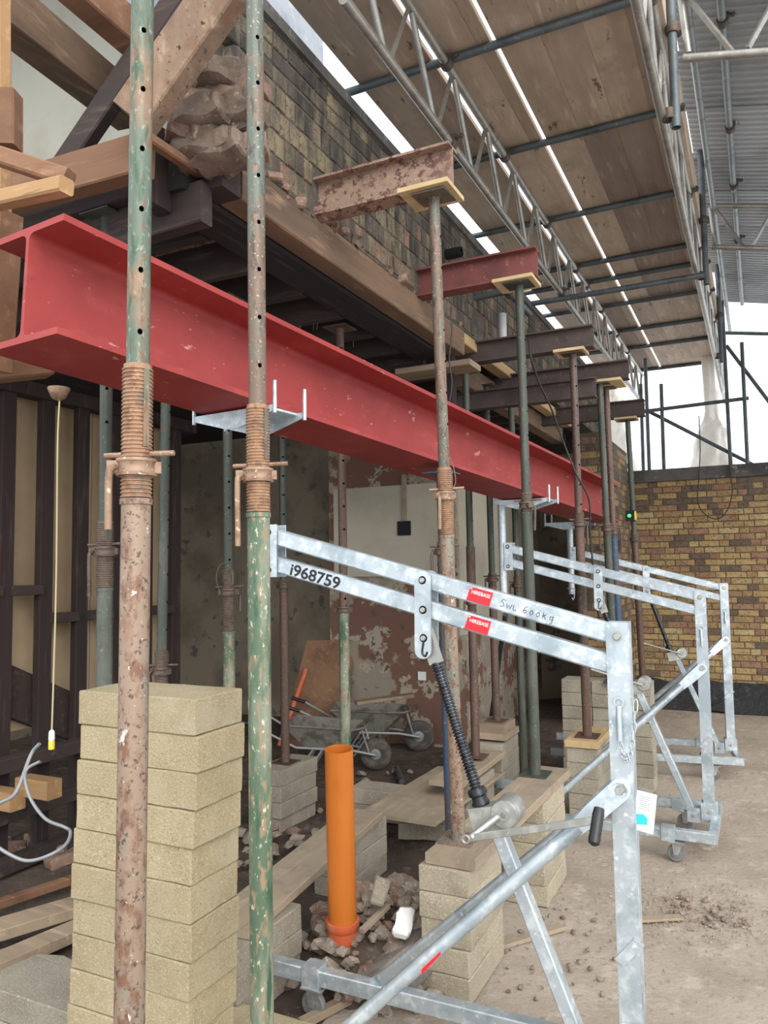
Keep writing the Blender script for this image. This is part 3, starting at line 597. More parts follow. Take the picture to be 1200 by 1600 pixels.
for k in range(8):
    for j, xx in enumerate((-1.345, -1.005)):
        ob = inst('concrete_block', BG[k % 3], V((xx, 6.25+random.uniform(-.01, .01), k*.1005)), (0, 0, random.uniform(-.02, .02)), label=['left half', 'right full'][j]+' concrete block, '+ORD[k]+' course up, pier under the close prop pair', cat='concrete block', group='the wide pier under the close pair of props')
        if j == 0: ob.scale = (.52, 1, 1)
pE = PZ(552, 1300, .36)
E0, E1 = PZ(600, 1268, .345), PZ(410, 1435, .345)
pier(E0.x-.12, E0.y-.16, 3, 'y', 'the low stack behind the orange pipe', meshes=BG)
pier(E1.x-.10, E1.y+.05, 3, 'y', 'the low stack behind the green paint-flaked prop', meshes=BG)
MB().cbar(V((E0.x-.12, E0.y, .322)), V((E1.x-.10, E1.y-.1, .322)), .22, .038).build('scaffold_plank', 'plank', label='dusty plank on low blocks behind the orange pipe', cat='plank')
pier(-2.95, 4.47, 4, 'y', 'the small stack inside under the brown prop', meshes=BG, jit=.015)
pier(-1.84, 5.02, 3, 'y', 'the stack under the left inner prop', meshes=BG); pier(-1.86, 5.72, 4, 'y', 'the stack under the right inner prop', meshes=BG)
MB().cbar(V((-1.84, 4.6, .342)), V((-1.84, 5.48, .342)), .23, .038).build('scaffold_plank', 'plank', label='plank under the left inner prop beyond the screw jack', cat='plank')
MB().box((-1.98, 5.55, .42), (-1.74, 5.9, .465)).build('timber_pad', 'plank', label='thick timber pad under the right inner prop', cat='timber pad')
MB().box((-1.98, 5.58, .465), (-1.76, 5.87, .528)).build('timber_pad', 'plank_x', label='upper timber pad under the right inner prop', cat='timber pad')
MB().cbar(V((-1.17, 2.95, .527)), V((-1.13, 4.46, .527)), .215, .045, (0, 0, 1), .003).build('scaffold_plank', 'plank', label='plank spanning the two block stacks under the nearest props', cat='plank')
MB().cbar(V((-1.11, 5.18, .527)), V((-1.11, 5.68, .527)), .22, .045).build('timber_pad', 'pine_y', label='sawn timber pad under the red brown prop', cat='timber pad')
MB().cbar(V((-1.58, 5.55, .02)), V((-1.58, 6.1, .02)), .45, .03).build('floor_sheet', 'plank', label='flat sheet on the ground in front of the wide pier', cat='board')
pI = PZ(68, 1490, .35); pier(pI.x+.10, pI.y-.06, 3, 'x', 'the low stack at the bottom left corner', meshes=BG)
pJ = PZ(472, 1590, .1); pier(pJ.x-.06, pJ.y-.12, 1, 'x', 'lying alone beside the foot of the near lifter')
pier(-2.40, 4.85, 2, 'x', 'the little pile beside the loose cover board', meshes=BG)
MB().cbar(PZ(620, 1280, .24), PZ(700, 1220, .24)+V((.05, .3, 0)), .5, .02).build('cover_board', 'plank', label='loose cover board lying inside beyond the orange pipe', cat='board')
for k, (x, y) in enumerate([(655, 1325)]): inst('concrete_block', BG[k], PZ(x, y, 0)+V((0, .25, 0)), (0, 0, .3+k*.1), label='concrete block, lower one under the loose cover board', cat='concrete block', group='blocks under the cover board')
for k, (x, y) in enumerate([(655, 1325)]): inst('concrete_block', BG[2-k], PZ(x, y, 0)+V((0, .25, .1)), (0, 0, .25+k*.1), label='concrete block, upper one under the loose cover board', cat='concrete block', group='blocks under the cover board')

# ================================================================== ORANGE PIPE
pb = D(536, 1470, 3.25); pt = D(529.5, 1170, 3.23)
pp = thing('drain_pipe', V((pb.x, pb.y, pb.z-.03)), 'orange plastic drain pipe standing upright in the rubble', 'pipe')
MB().pipe(pb, pt, .060, .0045, 32).build('pipe', 'orange', pp)
dz = (pt-pb).normalized()
MB().lathe([(.061, -.03), (.067, -.03), (.067, .058), (.071, .063), (.073, .08), (.071, .094), (.061, .096)], pb, dz, 32).build('socket', 'orange_red', pp)

# ================================================================== LIFTERS
def txt(s, size, bold=0):
    cu = bpy.data.curves.new('t', 'FONT'); cu.body = s; cu.size = size; cu.align_x = 'LEFT'; cu.extrude = .0003; cu.offset = bold
    o = bpy.data.objects.new('t', cu); COL.objects.link(o); dg = bpy.context.evaluated_depsgraph_get()
    me = bpy.data.meshes.new_from_object(o.evaluated_get(dg)); bpy.data.objects.remove(o); return me
def text_part(name, s, size, m, parent, o, dx, dy, bold=0, fit=None):
    me = txt(s, size, bold); me.materials.clear(); me.materials.append(M[m]); o, dx, dy = V(o), V(dx).normalized(), V(dy).normalized(); nn = dx.cross(dy)
    k = 1
    if fit: w = max(v.co.x for v in me.vertices)-min(v.co.x for v in me.vertices); k = fit/w
    for v in me.vertices: v.co = o+dx*v.co.x*k+dy*v.co.y+nn*v.co.z
    ob = bpy.data.objects.new(name, me); COL.objects.link(ob); ob.parent = parent; ROOT[ob.name] = ROOT[parent.name]; return ob
def chain(parent, p, q, sag, n, m='galv'):
    p, q = V(p), V(q)
    for i in range(n):
        def at(t): return p+(q-p)*t-V((0, 0, 4*sag*t*(1-t)))
        c = at((i+.5)/n); d = (at((i+1)/n)-at(i/n)); L = d.length*.68; d.normalize()
        sdv = d.cross(V((0, 1, 0))).normalized(); w = sdv if i % 2 == 0 else d.cross(sdv).normalized()
        pts = []
        for k in range(11): a = 2*math.pi*k/10; pts.append(c+d*(L*math.cos(a))+w*(.006*math.sin(a)))
        MB().path(pts, .0019, 6, False).build('chain_link', m, parent)
def lifter(loc, rz, label, ztop, detail=True, MX=1.245, CX=None, dzb=0.):
    t = thing('beam_lifter', loc, label, 'beam lifter', 'galvanised beam lifters', local=True); t.rotation_euler = (0, 0, rz)
    g = 'galv'
    def bolt(par, x, z, y=-.03, r=.009):
        MB().lathe([(0, .008), (r*.8, .008), (r, .005), (r, 0), (r*1.5, 0), (r*1.5, -.002)], (x, y, z), (0, -1, 0), 12).build('bolt', 'zinc', par)
    # mast post: channel open to the boom, formed of three plates
    post = MB().box((-.031, -.032, .16), (.031, -.026, 1.535)).box((-.031, .026, .16), (.031, .032, 1.535)).box((.025, -.026, .16), (.031, .026, 1.535)).build('post', g, t)
    MB().box((.0312, -.031, .20), (.0345, -.020, 1.535)).build('edge_lip', g, post)
    bolt(post, 0, 1.495, -.033, .011)
    # boom: two parallel box tubes
    TL, TR = V((-1.18, 0, 1.818+dzb)), V((.01, 0, 1.493)); BL, BR_ = V((-1.18, 0, 1.722+dzb)), V((.01, 0, 1.405))
    MB().cbar(TL, TR, .046, .056, (0, 0, 1), .005).build('upper_arm', g, t); MB().cbar(BL, BR_, .046, .056, (0, 0, 1), .005).build('lower_arm', g, t)
    # end plates joining the arms to the carrier
    for s_ in (-1, 1):
        MB().box((-1.225, s_*.029-.003, 1.675+dzb), (-1.165, s_*.029+.003, 1.862+dzb)).build('end_plate', g, t)
        lk = []
        for k in range(9): a = math.pi*k/8; lk.append((-.602+.028*math.cos(a), s_*.031, 1.665+dzb*.5+.026*math.sin(a)))
        for k in range(9): a = math.pi+math.pi*k/8; lk.append((-.605+.028*math.cos(a), s_*.031, 1.435+dzb*.5+.026*math.sin(a)))
        MB().plate(lk, (0, 1, 0), .007).build('link_plate', g, t)
    MB().path(cr([V((-.600, -.0352, 1.468)), V((-.606, -.0352, 1.43)), V((-.596, -.0352, 1.418)), V((-.588, -.0352, 1.432))], 4), .0035, 6).build('hook_slot', 'black_steel', t)
    for z in (1.66, 1.565, 1.475): bolt(t, -.602, z+dzb*.5, -.0345)
    for z in (1.835, 1.70): bolt(t, -1.20, z+dzb, -.032)
    # carrier mast with cradle under the beam
    MB().tube((-MX, 0, 1.45), (-MX, 0, ztop-.02), .026, 18).build('mast', g, t)
    MB().path([V((-1.262, -.012, 1.50)), V((-1.20, -.034, 1.50)), V((-1.205, -.036, 1.42)), V((-1.215, -.036, 1.40)), V((-1.225, -.036, 1.42))], .005, 8).build('locking_pin', g, t)
    crd = thing_part('cradle', t)
    rot = Matrix.Rotation(-rz, 3, 'Z')
    dxv = rot @ V((sd.x, sd.y, 0)).normalized(); ayv = rot @ V((ax.x, ax.y, 0)).normalized(); o = V((-(CX or MX), 0, ztop))
    for s_ in (-1, 1):
        e = o+ayv*(.085*s_)
        tri = [e-dxv*.20, e+dxv*.20, e+dxv*.20-V((0, 0, .018)), e+dxv*.03-V((0, 0, .065)), e-dxv*.03-V((0, 0, .065)), e-dxv*.20-V((0, 0, .018))]
        MB().plate(tri, ayv, .006).build('cradle_side', g, crd)
        for q in (-1, 1): MB().tube(e+dxv*.195*q-V((0, 0, .03)), e+dxv*.195*q+V((0, 0, .085)), .0075, 10).build('cradle_pin', g, crd)
    MB().obox(o-V((0, 0, .004)), dxv*.16, ayv*.082, (0, 0, .004)).build('cradle_plate', g, crd)
    # screw jack
    s0, s1 = V((-.600, 0, 1.478+dzb*.5)), V((-.438, 0, .985)); dv = (s1-s0).normalized(); Ls = (s1-s0).length
    MB().bar(s0-dv*.02, s0+dv*.09, .03, .04).build('clevis', 'zinc', t)
    pf = [(.0, .085)]; z = .085
    while z < Ls-.02: pf += [(.0135, z), (.0185, z+.003), (.0185, z+.006), (.0135, z+.009)]; z += .0105
    pf += [(.013, Ls)]
    MB().lathe(pf, s0, dv, 18).build('screw', 'screw', t)
    MB().lathe([(.0, -.03), (.026, -.03), (.030, -.024), (.030, -.010), (.024, -.006), (.024, .006), (.028, .012), (.028, .02)], s1, dv, 20).build('screw_nut', 'black_steel', t)
    # gearbox
    gb = thing_part('gearbox', t); pv = V((dv.z, 0, -dv.x)); c = s1+dv*.055; pv = V((.95, 0, .31))
    MB().obox(c+V((.02, 0, .0)), V((.055, 0, .012)), V((0, .034, 0)), V((-.010, 0, .036))).build('gear_case', 'zinc', gb)
    MB().lathe([(0, -.046), (.040, -.046), (.044, -.038), (.044, .038), (.040, .046), (0, .046)], c+V((.075, 0, .025)), (0, 1, 0), 26).build('gear_drum', 'zinc', gb)
    MB().lathe([(.008, .052), (.018, .052), (.018, .046)], c+V((.075, 0, .025)), (0, -1, 0), 14).build('axle_boss', 'zinc', gb)
    if detail:
        cp = c+V((-.005, -.10, -.035)); ce = c+V((.372, -.14, .075))
        MB().tube(c+V((.06, -.04, .02)), cp+V((-.005, 0, 0)), .011, 12).build('crank_shaft', 'zinc', gb)
        MB().cbar(cp-(ce-cp)*.03, ce, .008, .021, (0, 0, 1), .002).build('crank_arm', 'zinc', gb)
        MB().path([cp+V((-.02+.011*math.cos(a), -.006, -.006+.011*math.sin(a))) for a in [k*math.pi/6 for k in range(13)]], .0035, 7, False).build('crank_ring', 'zinc', gb)
        gp = [(.0, 0), (.014, .0), (.015, .01)]
        for k in range(6): gp += [(.0165, .02+k*.009), (.0152, .024+k*.009)]
        gp += [(.0165, .082), (.015, .094), (.006, .1), (0, .1)]
        MB().lathe(gp, ce+V((.0, .018, .026)), V((-.08, -.55, -.83)), 20).build('grip', 'rubber', gb)
        for q in (.3, .62): bolt(gb, (cp+(ce-cp)*q).x, (cp+(ce-cp)*q).z, (cp+(ce-cp)*q).y-.004, .005)
    else:
        cp = c+V((.07, -.05, .02)); MB().cbar(cp, cp+V((-.30, -.06, .09)), .02, .012).build('crank_arm', 'zinc', gb)
    # strut from gearbox to base
    MB().cbar(c+V((.035, 0, -.02)), V((-.085, 0, .18)), .045, .042, (1, 0, 0), .004).build('strut', g, t)
    MB().box((-.125, -.035, .15), (-.05, -.028, .235)).build('strut_bracket', g, t); MB().box((-.125, .028, .15), (-.05, .035, .235)).build('strut_bracket', g, t); bolt(t, -.09, .19, -.036)
    # base frame
    for s_ in (-1, 1): MB().cbar((-1.42, s_*.30, .155), (.055, s_*.30, .155), .05, .058, (0, 0, 1), .004).build('base_rail', g, t)
    MB().cbar((.03, -.274, .155), (.03, .274, .155), .05, .056, (0, 0, 1), .004).build('cross_rail', g, t)
    MB().box((-.045, -.04, .17), (.045, -.033, .27)).build('post_foot', g, t); MB().box((-.045, .033, .17), (.045, .04, .27)).build('post_foot', g, t); bolt(t, 0, .22, -.041)
    for x, s_ in ((-.20, -1), (-.20, 1), (-1.22, -1), (-1.22, 1)):
        MB().box((x-.012-.03, s_*.30-.034, .118), (x+.03, s_*.30+.034, .195)).build('sleeve', g, t)
        cs = thing_part('castor', t); xx = x+(.04 if x > -1 else .0)
        MB().box((xx-.045, s_*.30-.04, .112), (xx+.045, s_*.30+.04, .118)).build('castor_plate', 'zinc', cs)
        for w in (-1, 1): MB().plate([(xx-.03, s_*.30+w*.021, .112), (xx+.032, s_*.30+w*.021, .112), (xx+.005, s_*.30+w*.021, .042), (xx-.02, s_*.30+w*.021, .042)], (0, 1, 0), .003).build('castor_fork', 'zinc', cs)
        MB().lathe([(0, -.016), (.026, -.016), (.028, -.013), (.044, -.013), (.048, -.008), (.048, .008), (.044, .013), (.028, .013), (.026, .016), (0, .016)], (xx-.008, s_*.30, .049), (0, 1, 0), 24).build('wheel', 'wheel_grey', cs)
    # braces with flattened ends
    for s_ in (-1, 1):
        a = V((-.005, s_*.04, 1.068)); b = V((-.965, s_*.30, .175)); d = (b-a).normalized()
        MB().tube(a+d*.16, b-d*.05, .0212, 16).build('brace', g, t)
        u = V((d.z, 0, -d.x)).normalized()
        ov = [a+V((0, 0, 0))+(-d*math.cos(q)+u*math.sin(q))*.03 for q in [(-90+22.5*k)*math.pi/180 for k in range(9)]]
        ov = ov+[a+d*.10+u*.028, a+d*.17+u*.021, a+d*.17-u*.021, a+d*.10-u*.028]
        MB().plate(ov, (0, 1, 0), .012).build('brace_end', g, t)
        MB().plate([b+u*.02-d*.07, b+u*.024, b+d*.03, b-u*.024, b-u*.02-d*.07], (0, 1, 0), .012).build('brace_foot', g, t)
        if s_ < 0: MB().lathe([(0, .012), (.011, .012), (.014, .006), (.014, 0), (.02, 0)], a+V((0, -.005, 0)), (0, -1, 0), 6).build('bolt', 'zinc', t); MB().lathe([(.021, .004), (.021, 0)], a+V((0, -.005, 0)), (0, -1, 0), 20).build('washer', 'zinc', t)
    # latch clip low on the post
    cl = [(-.038, -.037, .602), (-.012, -.037, .588), (.044, -.037, .652), (.018, -.037, .666)]
    MB().plate(cl, (0, 1, 0), .008).build('latch_clip', g, t)
    MB().path([V((.0, -.04, 1.30)), V((.0, -.046, 1.27)), V((.0, -.046, 1.205))], .008, 10).build('lock_pin', g, t); MB().lathe([(.010, 0), (.016, 0), (.016, .006), (.010, .006), (.010, 0)], (0, -.034, 1.31), (0, -1, 0), 14).build('pin_collar', g, t)
    if detail:
        ch = thing_part('chain', t); chain(ch, V((.0, -.045, 1.20)), V((.045, -.028, 1.315)), .10, 15)
        ux = (BR_-BL).normalized(); uz = V((-ux.z, 0, ux.x))
        text_part('serial_number', 'i968759', .056, 'black_ink', t, BL+ux*.07-uz*.020+V((0, -.0236, 0)), ux, uz, bold=.0012, fit=.205)
        vx = (TR-TL).normalized(); vz = V((-vx.z, 0, vx.x))
        for nm, o2, e1, e2 in (('upper', TL+vx*.755, vx, vz), ('lower', BL+ux*.745, ux, uz)):
            st = MB().plate([o2+V((0, -.0236, 0))-e2*.0225+e2*.0*0, o2+V((0, -.0236, 0))-e2*.0225+e1*.078, o2+V((0, -.0236, 0))+e2*.022+e1*.080, o2+V((0, -.0236, 0))+e2*.022+e1*.004], (0, 1, 0), .0008).build('sticker', 'red_sticker', t)
            text_part('sticker_lettering', 'HIREBASE', .0165, 'white', st, o2+V((0, -.0243, 0))+e2*.002+e1*.011, e1, e2, fit=.062)
            MB().plate([o2+V((0, -.0242, 0))+e2*.015+e1*.006, o2+V((0, -.0242, 0))+e2*.015+e1*.009, o2+V((0, -.0242, 0))+e2*.020+e1*.012, o2+V((0, -.0242, 0))+e2*.020+e1*.006], (0, 1, 0), .0006).build('sticker_mark', 'white', st)
        # handwriting
        hw = {'S': [(.8, .9), (.3, 1), (.1, .75), (.5, .5), (.6, .2), (.2, 0), (0, .1)], 'W': [(0, .55), (.15, 0), (.4, .45), (.6, 0), (.85, .6)], 'L': [(.1, .6), (.1, 0), (.6, .05)], '6': [(.6, .95), (.15, .6), (.05, .2), (.3, 0), (.6, .2), (.45, .45), (.1, .3)], '0': [(.3, .6), (.05, .3), (.3, 0), (.6, .25), (.45, .6), (.3, .6)], 'k': [(.1, .8), (.1, 0), (.1, .3), (.5, .6), (.25, .35), (.6, 0)], 'g': [(.55, .55), (.15, .5), (.15, .15), (.55, .15), (.6, .6), (.55, -.3), (.2, -.35)], ' ': []}
        xo = 0; hd = thing_part('handwriting', t)
        for chx in 'SWL 600kg':
            st = hw[chx]
            if st: MB().path([TL+vx*(.865+xo+a*.020)+vz*(-.012+b*.024)+V((0, -.0238, 0)) for a, b in st], .0009, 5).build('pen_stroke', 'black_ink', hd)
            xo += .0205 if chx != ' ' else .012
        # inspection tag hanging from the post
        tg = thing_part('inspection_tag', t); o = V((.052, -.015, 1.04)); ex = V((.9, -.05, -.12)).normalized(); ez = V((.12, .1, 1)).normalized(); tn = ex.cross(ez)
        def pl(a, b, c2, d2, off, m, nm): MB().plate([o+ex*a+ez*b+tn*off, o+ex*c2+ez*b+tn*off, o+ex*c2+ez*d2+tn*off, o+ex*a+ez*d2+tn*off], tn, .001).build(nm, m, tg)
        pl(-.018, -.085, .036, .022, 0, 'white', 'card'); pl(-.016, .022, .026, .032, -.002, 'tray', 'holder')
        for k in range(7): pl(-.010+.002*(k % 2), .008-.0055*k, .024-.004*(k % 3), .0095-.0055*k, .0012, 'conduit', 'print_line')
        sh = [o+ex*a+ez*b+tn*.0013 for a, b in [(-.014, -.042), (.004, -.038), (.017, -.046), (.018, -.064), (-.010, -.070)]]; MB().plate(sh, tn, .001).build('printed_shape', 'turquoise', tg)
        MB().plate([V((-.54, -.235, .545)), V((-.49, -.215, .60)), V((-.488, -.217, .612)), V((-.54, -.238, .56))], (0, 1, 0), .001).build('brace_sticker', 'red_sticker', t)
    return t
def thing_part(name, parent):
    o = bpy.data.objects.new(name, None); o.empty_display_size = .05; COL.objects.link(o); o.parent = parent; ROOT[o.name] = ROOT[parent.name]; return o
L1 = PY(966, 975, 2.32); L2 = PY(1094, 935, 5.1); L3 = PY(1130, 918, 7.0)
zb = lambda y: beam_at(y).z-.165/abs(uu.z)
r3 = math.radians(9)
lifter(V((L1.x, L1.y, 0)), 0, 'galvanised beam lifter nearest the camera, numbered in black', zb(2.32)-.004, CX=L1.x-beam_at(2.32).x)
lifter(V((L2.x, L2.y, 0)), 0, 'galvanised beam lifter in the middle of the three', zb(5.1)-.004, False, CX=L2.x-beam_at(5.1).x)
lifter(V((L3.x, L3.y, 0)), r3, 'galvanised beam lifter furthest from the camera by the garden wall', zb(6.6)-.004, False, MX=1.225)

# ================================================================== SCAFFOLD
ZB = 4.6
def transom(y, lab): MB().tube((-2.15, y, ZB-.026), (-.30, y, ZB-.026), .0242, 14).build('scaffold_tube', 'steel_dark', label=lab, cat='scaffold tube', group='cross tubes under the scaffold boards')
TY = [2.75, 3.92, 5.02, 6.2, 7.3, 7.79, 8.62, 9.64, 10.48, 11.78]
for k, y in enumerate(TY): transom(y, 'cross tube under the scaffold boards, '+ORD[k]+' from the camera')
xs = [(-2.035, .225), (-1.788, .225), (-1.512, .225), (-1.287, .075), (-1.180, .226), (-.954, .226), (-.728, .226), (-.502, .14)]
for j, (y0, y1) in enumerate([(2.0, 5.05), (5.06, 8.6), (8.61, 11.85)]):
    for i, (x, w) in enumerate(xs):
        dx = 0
        MB().cbar((x+w/2+dx, y0+random.uniform(-.0, .0), ZB+.019), (x+w/2+dx, y1, ZB+.019), w-.0006, .038, (0, 0, 1), .0025).build('scaffold_board', 'board_dark_y' if (i in (5, 6) and j == 1) or (i == 2 and j == 2) else 'board_y', label='scaffold board overhead, '+ORD[i]+' row from the brick wall, '+['nearest', 'middle', 'furthest'][j]+' length', cat='scaffold board', group='scaffold boards overhead')
def lattice(x, y0, y1, label):
    t = thing('lattice_beam', (x, (y0+y1)/2, 4.1), label, 'lattice beam')
    zu, zl = 4.525, 4.08
    MB().tube((x, y0, zu), (x, y1, zu), .0242, 16).build('upper_chord', 'alu', t); MB().tube((x, y0, zl), (x, y1, zl), .0242, 16).build('lower_chord', 'alu', t)
    y = y0+.12; k = 0
    while y+.62 < y1:
        MB().path([(x, y, zu-.02), (x, y+.26, zl+.02)], .0165, 10).build('strut', 'alu', t)
        MB().path([(x, y+.34, zl+.02), (x, y+.56, zu-.02)], .0150, 4).build('strut', 'alu', t)
        y += .60; k += 1
    for yy in (y0+2.2, y0+5.1):
        if yy < y1: MB().tube((x, yy-.14, zu), (x, yy+.14, zu), .027, 16).build('spigot', 'alu', t)
lattice(-1.46, 2.68, 11.9, 'aluminium lattice beam under the boards on the brick wall side')
lattice(-.365, 2.4, 12.4, 'aluminium lattice beam under the boards on the yard side')
def coupler(p, lab, axis='y'):
    t = MB(); a = V((0, 1, 0)) if axis == 'y' else V((1, 0, 0)) if axis == 'x' else V((0, 0, 1))
    t.lathe([(.026, -.028), (.033, -.028), (.036, -.02), (.036, .02), (.033, .028), (.026, .028), (.026, -.028)], p, a, 16)
    b = V((0, 0, 1)) if axis != 'z' else V((1, 0, 0))
    c = a.cross(b)
    t.tube(V(p)+b*.03+c*.02, V(p)+b*.03+c*.075, .007, 8); t.lathe([(0, 0), (.013, 0), (.013, .012), (0, .012)], V(p)+b*.03+c*.058, c, 6); t.obox(V(p)+b*.032+c*.02, a*.02, b*.012, c*.022)
    t.build('scaffold_coupler', 'coupler', label=lab, cat='coupler', group='scaffold couplers')
for k, y in enumerate(TY[1:9]):
    coupler((-1.46, y-.045, 4.525), 'coupler at the '+ORD[k+1]+' cross tube on the wall-side lattice beam')
    coupler((-.365, y-.045, 4.525), 'coupler at the '+ORD[k+1]+' cross tube on the yard-side lattice beam')
for k, y in enumerate((3.92, 6.6, 9.4)): coupler((-1.46, y, 4.08), 'coupler on the lower chord of the wall-side lattice beam, '+['nearest', 'middle', 'furthest'][k])
MB().tube((-1.95, 6.6, 4.03), (-.30, 6.6, 4.03), .0242, 14).build('scaffold_tube', 'steel_dark', label='cross tube under the lower chords of both lattice beams', cat='scaffold tube')
MB().tube((-2.05, 5.1, 3.60), (-1.25, 5.1, 3.63), .0242, 14).build('scaffold_tube', 'steel_dark', label='short tube stub poking from the wall above the second needle', cat='scaffold tube')
MB().pipe((-1.46, 4.95, 3.57), (-1.46, 5.5, 3.57), .0242, .004, 14).build('scaffold_tube', 'steel_dark', label='open-ended tube stub clamped behind the second prop head', cat='scaffold tube')
coupler((-1.46, 5.02, 3.57), 'coupler on the open-ended tube stub behind the second prop head')
MB().pipe((-1.62, 5.35, 3.28), (-1.62, 5.35, 3.55), .03, .003, 16).build('downpipe_stub', 'pvc', label='short grey plastic pipe stub behind the second prop', cat='pipe')
MB().pipe((-1.705, 4.45, 3.68), (-1.60, 4.45, 3.68), .034, .005, 18).build('flue_stub', 'black_steel', label='black round pipe stub poking out of the sooty wall', cat='pipe')
# standards hanging on the yard side
def tubeobj(p, q, lab, m='steel_dark', r=.0242, seg=14, name='scaffold_tube'): MB().pipe(p, q, r, .004, seg).build(name, m, label=lab, cat='scaffold tube')
tubeobj((-.295, 4.2, 4.0), (-.295, 4.2, 6.2), 'upright tube ending at the lattice beam, nearest of the three on the yard side')
tubeobj((-.295, 6.75, 4.0), (-.295, 6.75, 6.2), 'upright tube ending at the lattice beam, middle of the three on the yard side')
tubeobj((-.295, 9.5, 4.0), (-.295, 9.5, 6.0), 'upright tube ending at the lattice beam, furthest of the three on the yard side')
for k, y in enumerate((4.2, 6.75, 9.5)):
    coupler((-.33, y, 4.08), 'coupler clamping the '+['nearest', 'middle', 'furthest'][k]+' upright tube to the lower chord', 'z'); coupler((-.295, y, 4.55), 'coupler clamping the '+['nearest', 'middle', 'furthest'][k]+' upright tube to the upper chord', 'z')
MB().cbar((-.338, 3.0, 4.67), (-.338, 11.6, 4.67), .04, .22, (0, 0, 1)).build('toe_board', 'board_y', label='board on edge along the yard side of the scaffold deck', cat='toe board')
MB().tube((-.24, 2.6, 5.0), (-.24, 11.8, 5.0), .0242, 12).build('scaffold_tube', 'steel_tube', label='long rail along the yard side above the scaffold deck', cat='scaffold tube')
# scaffold beyond the garden wall
YF = 10.6
def far(a, b, lab, m='steel_dark'):
    MB().tube(a, b, .0242, 10).build('scaffold_tube', m, label=lab, cat='scaffold tube')
def f(x, y, yy=YF): return PY(x, y, yy)
far(V((f(1008, 600).x, YF, 0)), f(1008, 560), 'upright tube beyond the garden wall, left of a close pair by the furthest needle')
far(V((f(1001, 700, 10.9).x, 10.9, 0)), f(1001, 600, 10.9), 'upright tube beyond the garden wall, behind the furthest needle')
far(V((f(1033, 700).x, YF, 0)), f(1033, 600), 'short upright tube beyond the garden wall right of the furthest needle')
far(V((f(1142, 700).x, YF, 0)), f(1128, 470), 'tall upright tube beyond the garden wall in front of the wrapped column')
far(V((f(1166, 700).x, YF-.1, 0)), f(1159, 535, YF-.1), 'upright tube with a free top beyond the garden wall, furthest right')
far(f(1005, 643, YF-.05), f(1170, 622, YF-.05), 'level rail beyond the garden wall')
far(f(1008, 640, YF+.05), f(1184, 730, YF+.05), 'sloping brace tube above the garden wall coping')
far(f(1135, 540, 10.8), f(1260, 705, 10.8), 'steep brace tube at the right edge above the garden wall')
far(f(1120, 468, 11.0), f(1260, 474, 11.0), 'level tube at the low end of the corrugated roof')
far(f(1130, 520, 11.0), f(1260, 523, 11.0), 'level tube just under the low end of the corrugated roof')
# wrapped column and sheeting beyond the wall
def wrapped(path, radii, lab, seed):
    vs = []; seg = 28; n = len(path)
    N_ = 26; fs = []
    for i in range(N_+1):
        t = i/N_*(n-1); k = min(int(t), n-2); u = t-k; p = path[k]*(1-u)+path[k+1]*u; r = radii[k]*(1-u)+radii[k+1]*u
        for j in range(seg):
            a = 2*math.pi*j/seg; rr = r*(1+.28*noise.noise((math.cos(a)*2+seed, math.sin(a)*2, t*2.2))+.15*noise.noise((math.cos(a)*6+seed, math.sin(a)*6, t*6)))
            vs.append(p+V((rr*math.cos(a), rr*math.sin(a), 0)))
    for i in range(N_):
        for j in range(seg): fs.append((i*seg+j, i*seg+(j+1) % seg, (i+1)*seg+(j+1) % seg, (i+1)*seg+j))
    fs += [tuple(range(seg))[::-1], tuple(range(N_*seg, (N_+1)*seg))]
    MB().add(vs, fs).build('wrapped_column', 'film', label=lab, cat='sheeting')
c1 = f(1112, 700, 11.6)
wrapped([V((c1.x, 11.6, 0)), V((c1.x, 11.6, 3.0)), V((c1.x+.02, 11.6, 3.55)), V((c1.x+.03, 11.6, 3.75)), V((c1.x, 11.6, 4.9))], [.27, .28, .20, .10, .085], 'column wrapped in crumpled polythene beyond the garden wall', 1)
c2 = f(968, 700, 12.2)
wrapped([V((c2.x, 12.2, 0)), V((c2.x, 12.2, 2.8)), V((c2.x-.05, 12.2, 3.5)), V((c2.x-.1, 12.2, 4.4))], [.36, .34, .22, .16], 'polythene sheeting bunched behind the furthest props', 4)

# ================================================================== TEMPORARY ROOF
SL = -.232
def rz_(x): return 5.1+SL*(x+.1)
ytop = [4.5, 5.35, 6.08, 6.80, 7.52, 8.24, 8.97, 9.67, 10.75]
for k in range(8):
    y0, y1 = ytop[k], ytop[k+1]; xl = -.42+random.uniform(-.05, .09); xr = 2.9
    n = int(round((y1-y0+.05)/.076)); vs = []; fs = []; pts = []
    for q in range(n):
        for a, b in ((0, 0), (.055, 0), (.058, -.015), (.066, -.015)): pts.append((y0+q*.076+a, b))
    pts.append((y0+n*.076, 0)); nn = len(pts)-1
    for y, b in pts:
        for x in (xl, xr): vs.append((x, y, rz_(x)+b+.006*(k % 2)))
        for x in (xl, xr): vs.append((x, y, rz_(x)+b+.006*(k % 2)+.0015))
    for i in range(nn): a = i*4; fs += [(a, a+1, a+5, a+4), (a+2, a+6, a+7, a+3), (a, a+4, a+6, a+2), (a+1, a+3, a+7, a+5)]
    fs += [(0, 2, 3, 1), (nn*4, nn*4+1, nn*4+3, nn*4+2)]
    MB().add(vs, fs).build('roof_sheet', 'corrugated', smooth=False, label='corrugated roof sheet overhead on the right, '+ORD[k]+' from the camera', cat='roof sheet', group='corrugated roof sheets')
for xp, lab in ((-.06, 'purlin tube under the corrugated roof'), (1.4, 'second purlin tube under the corrugated roof, out to the right')):
    MB().tube((xp, 4.4, rz_(xp)-.045), (xp, 10.8, rz_(xp)-.045), .0242, 12).build('scaffold_tube', 'steel_tube', label=lab, cat='scaffold tube')
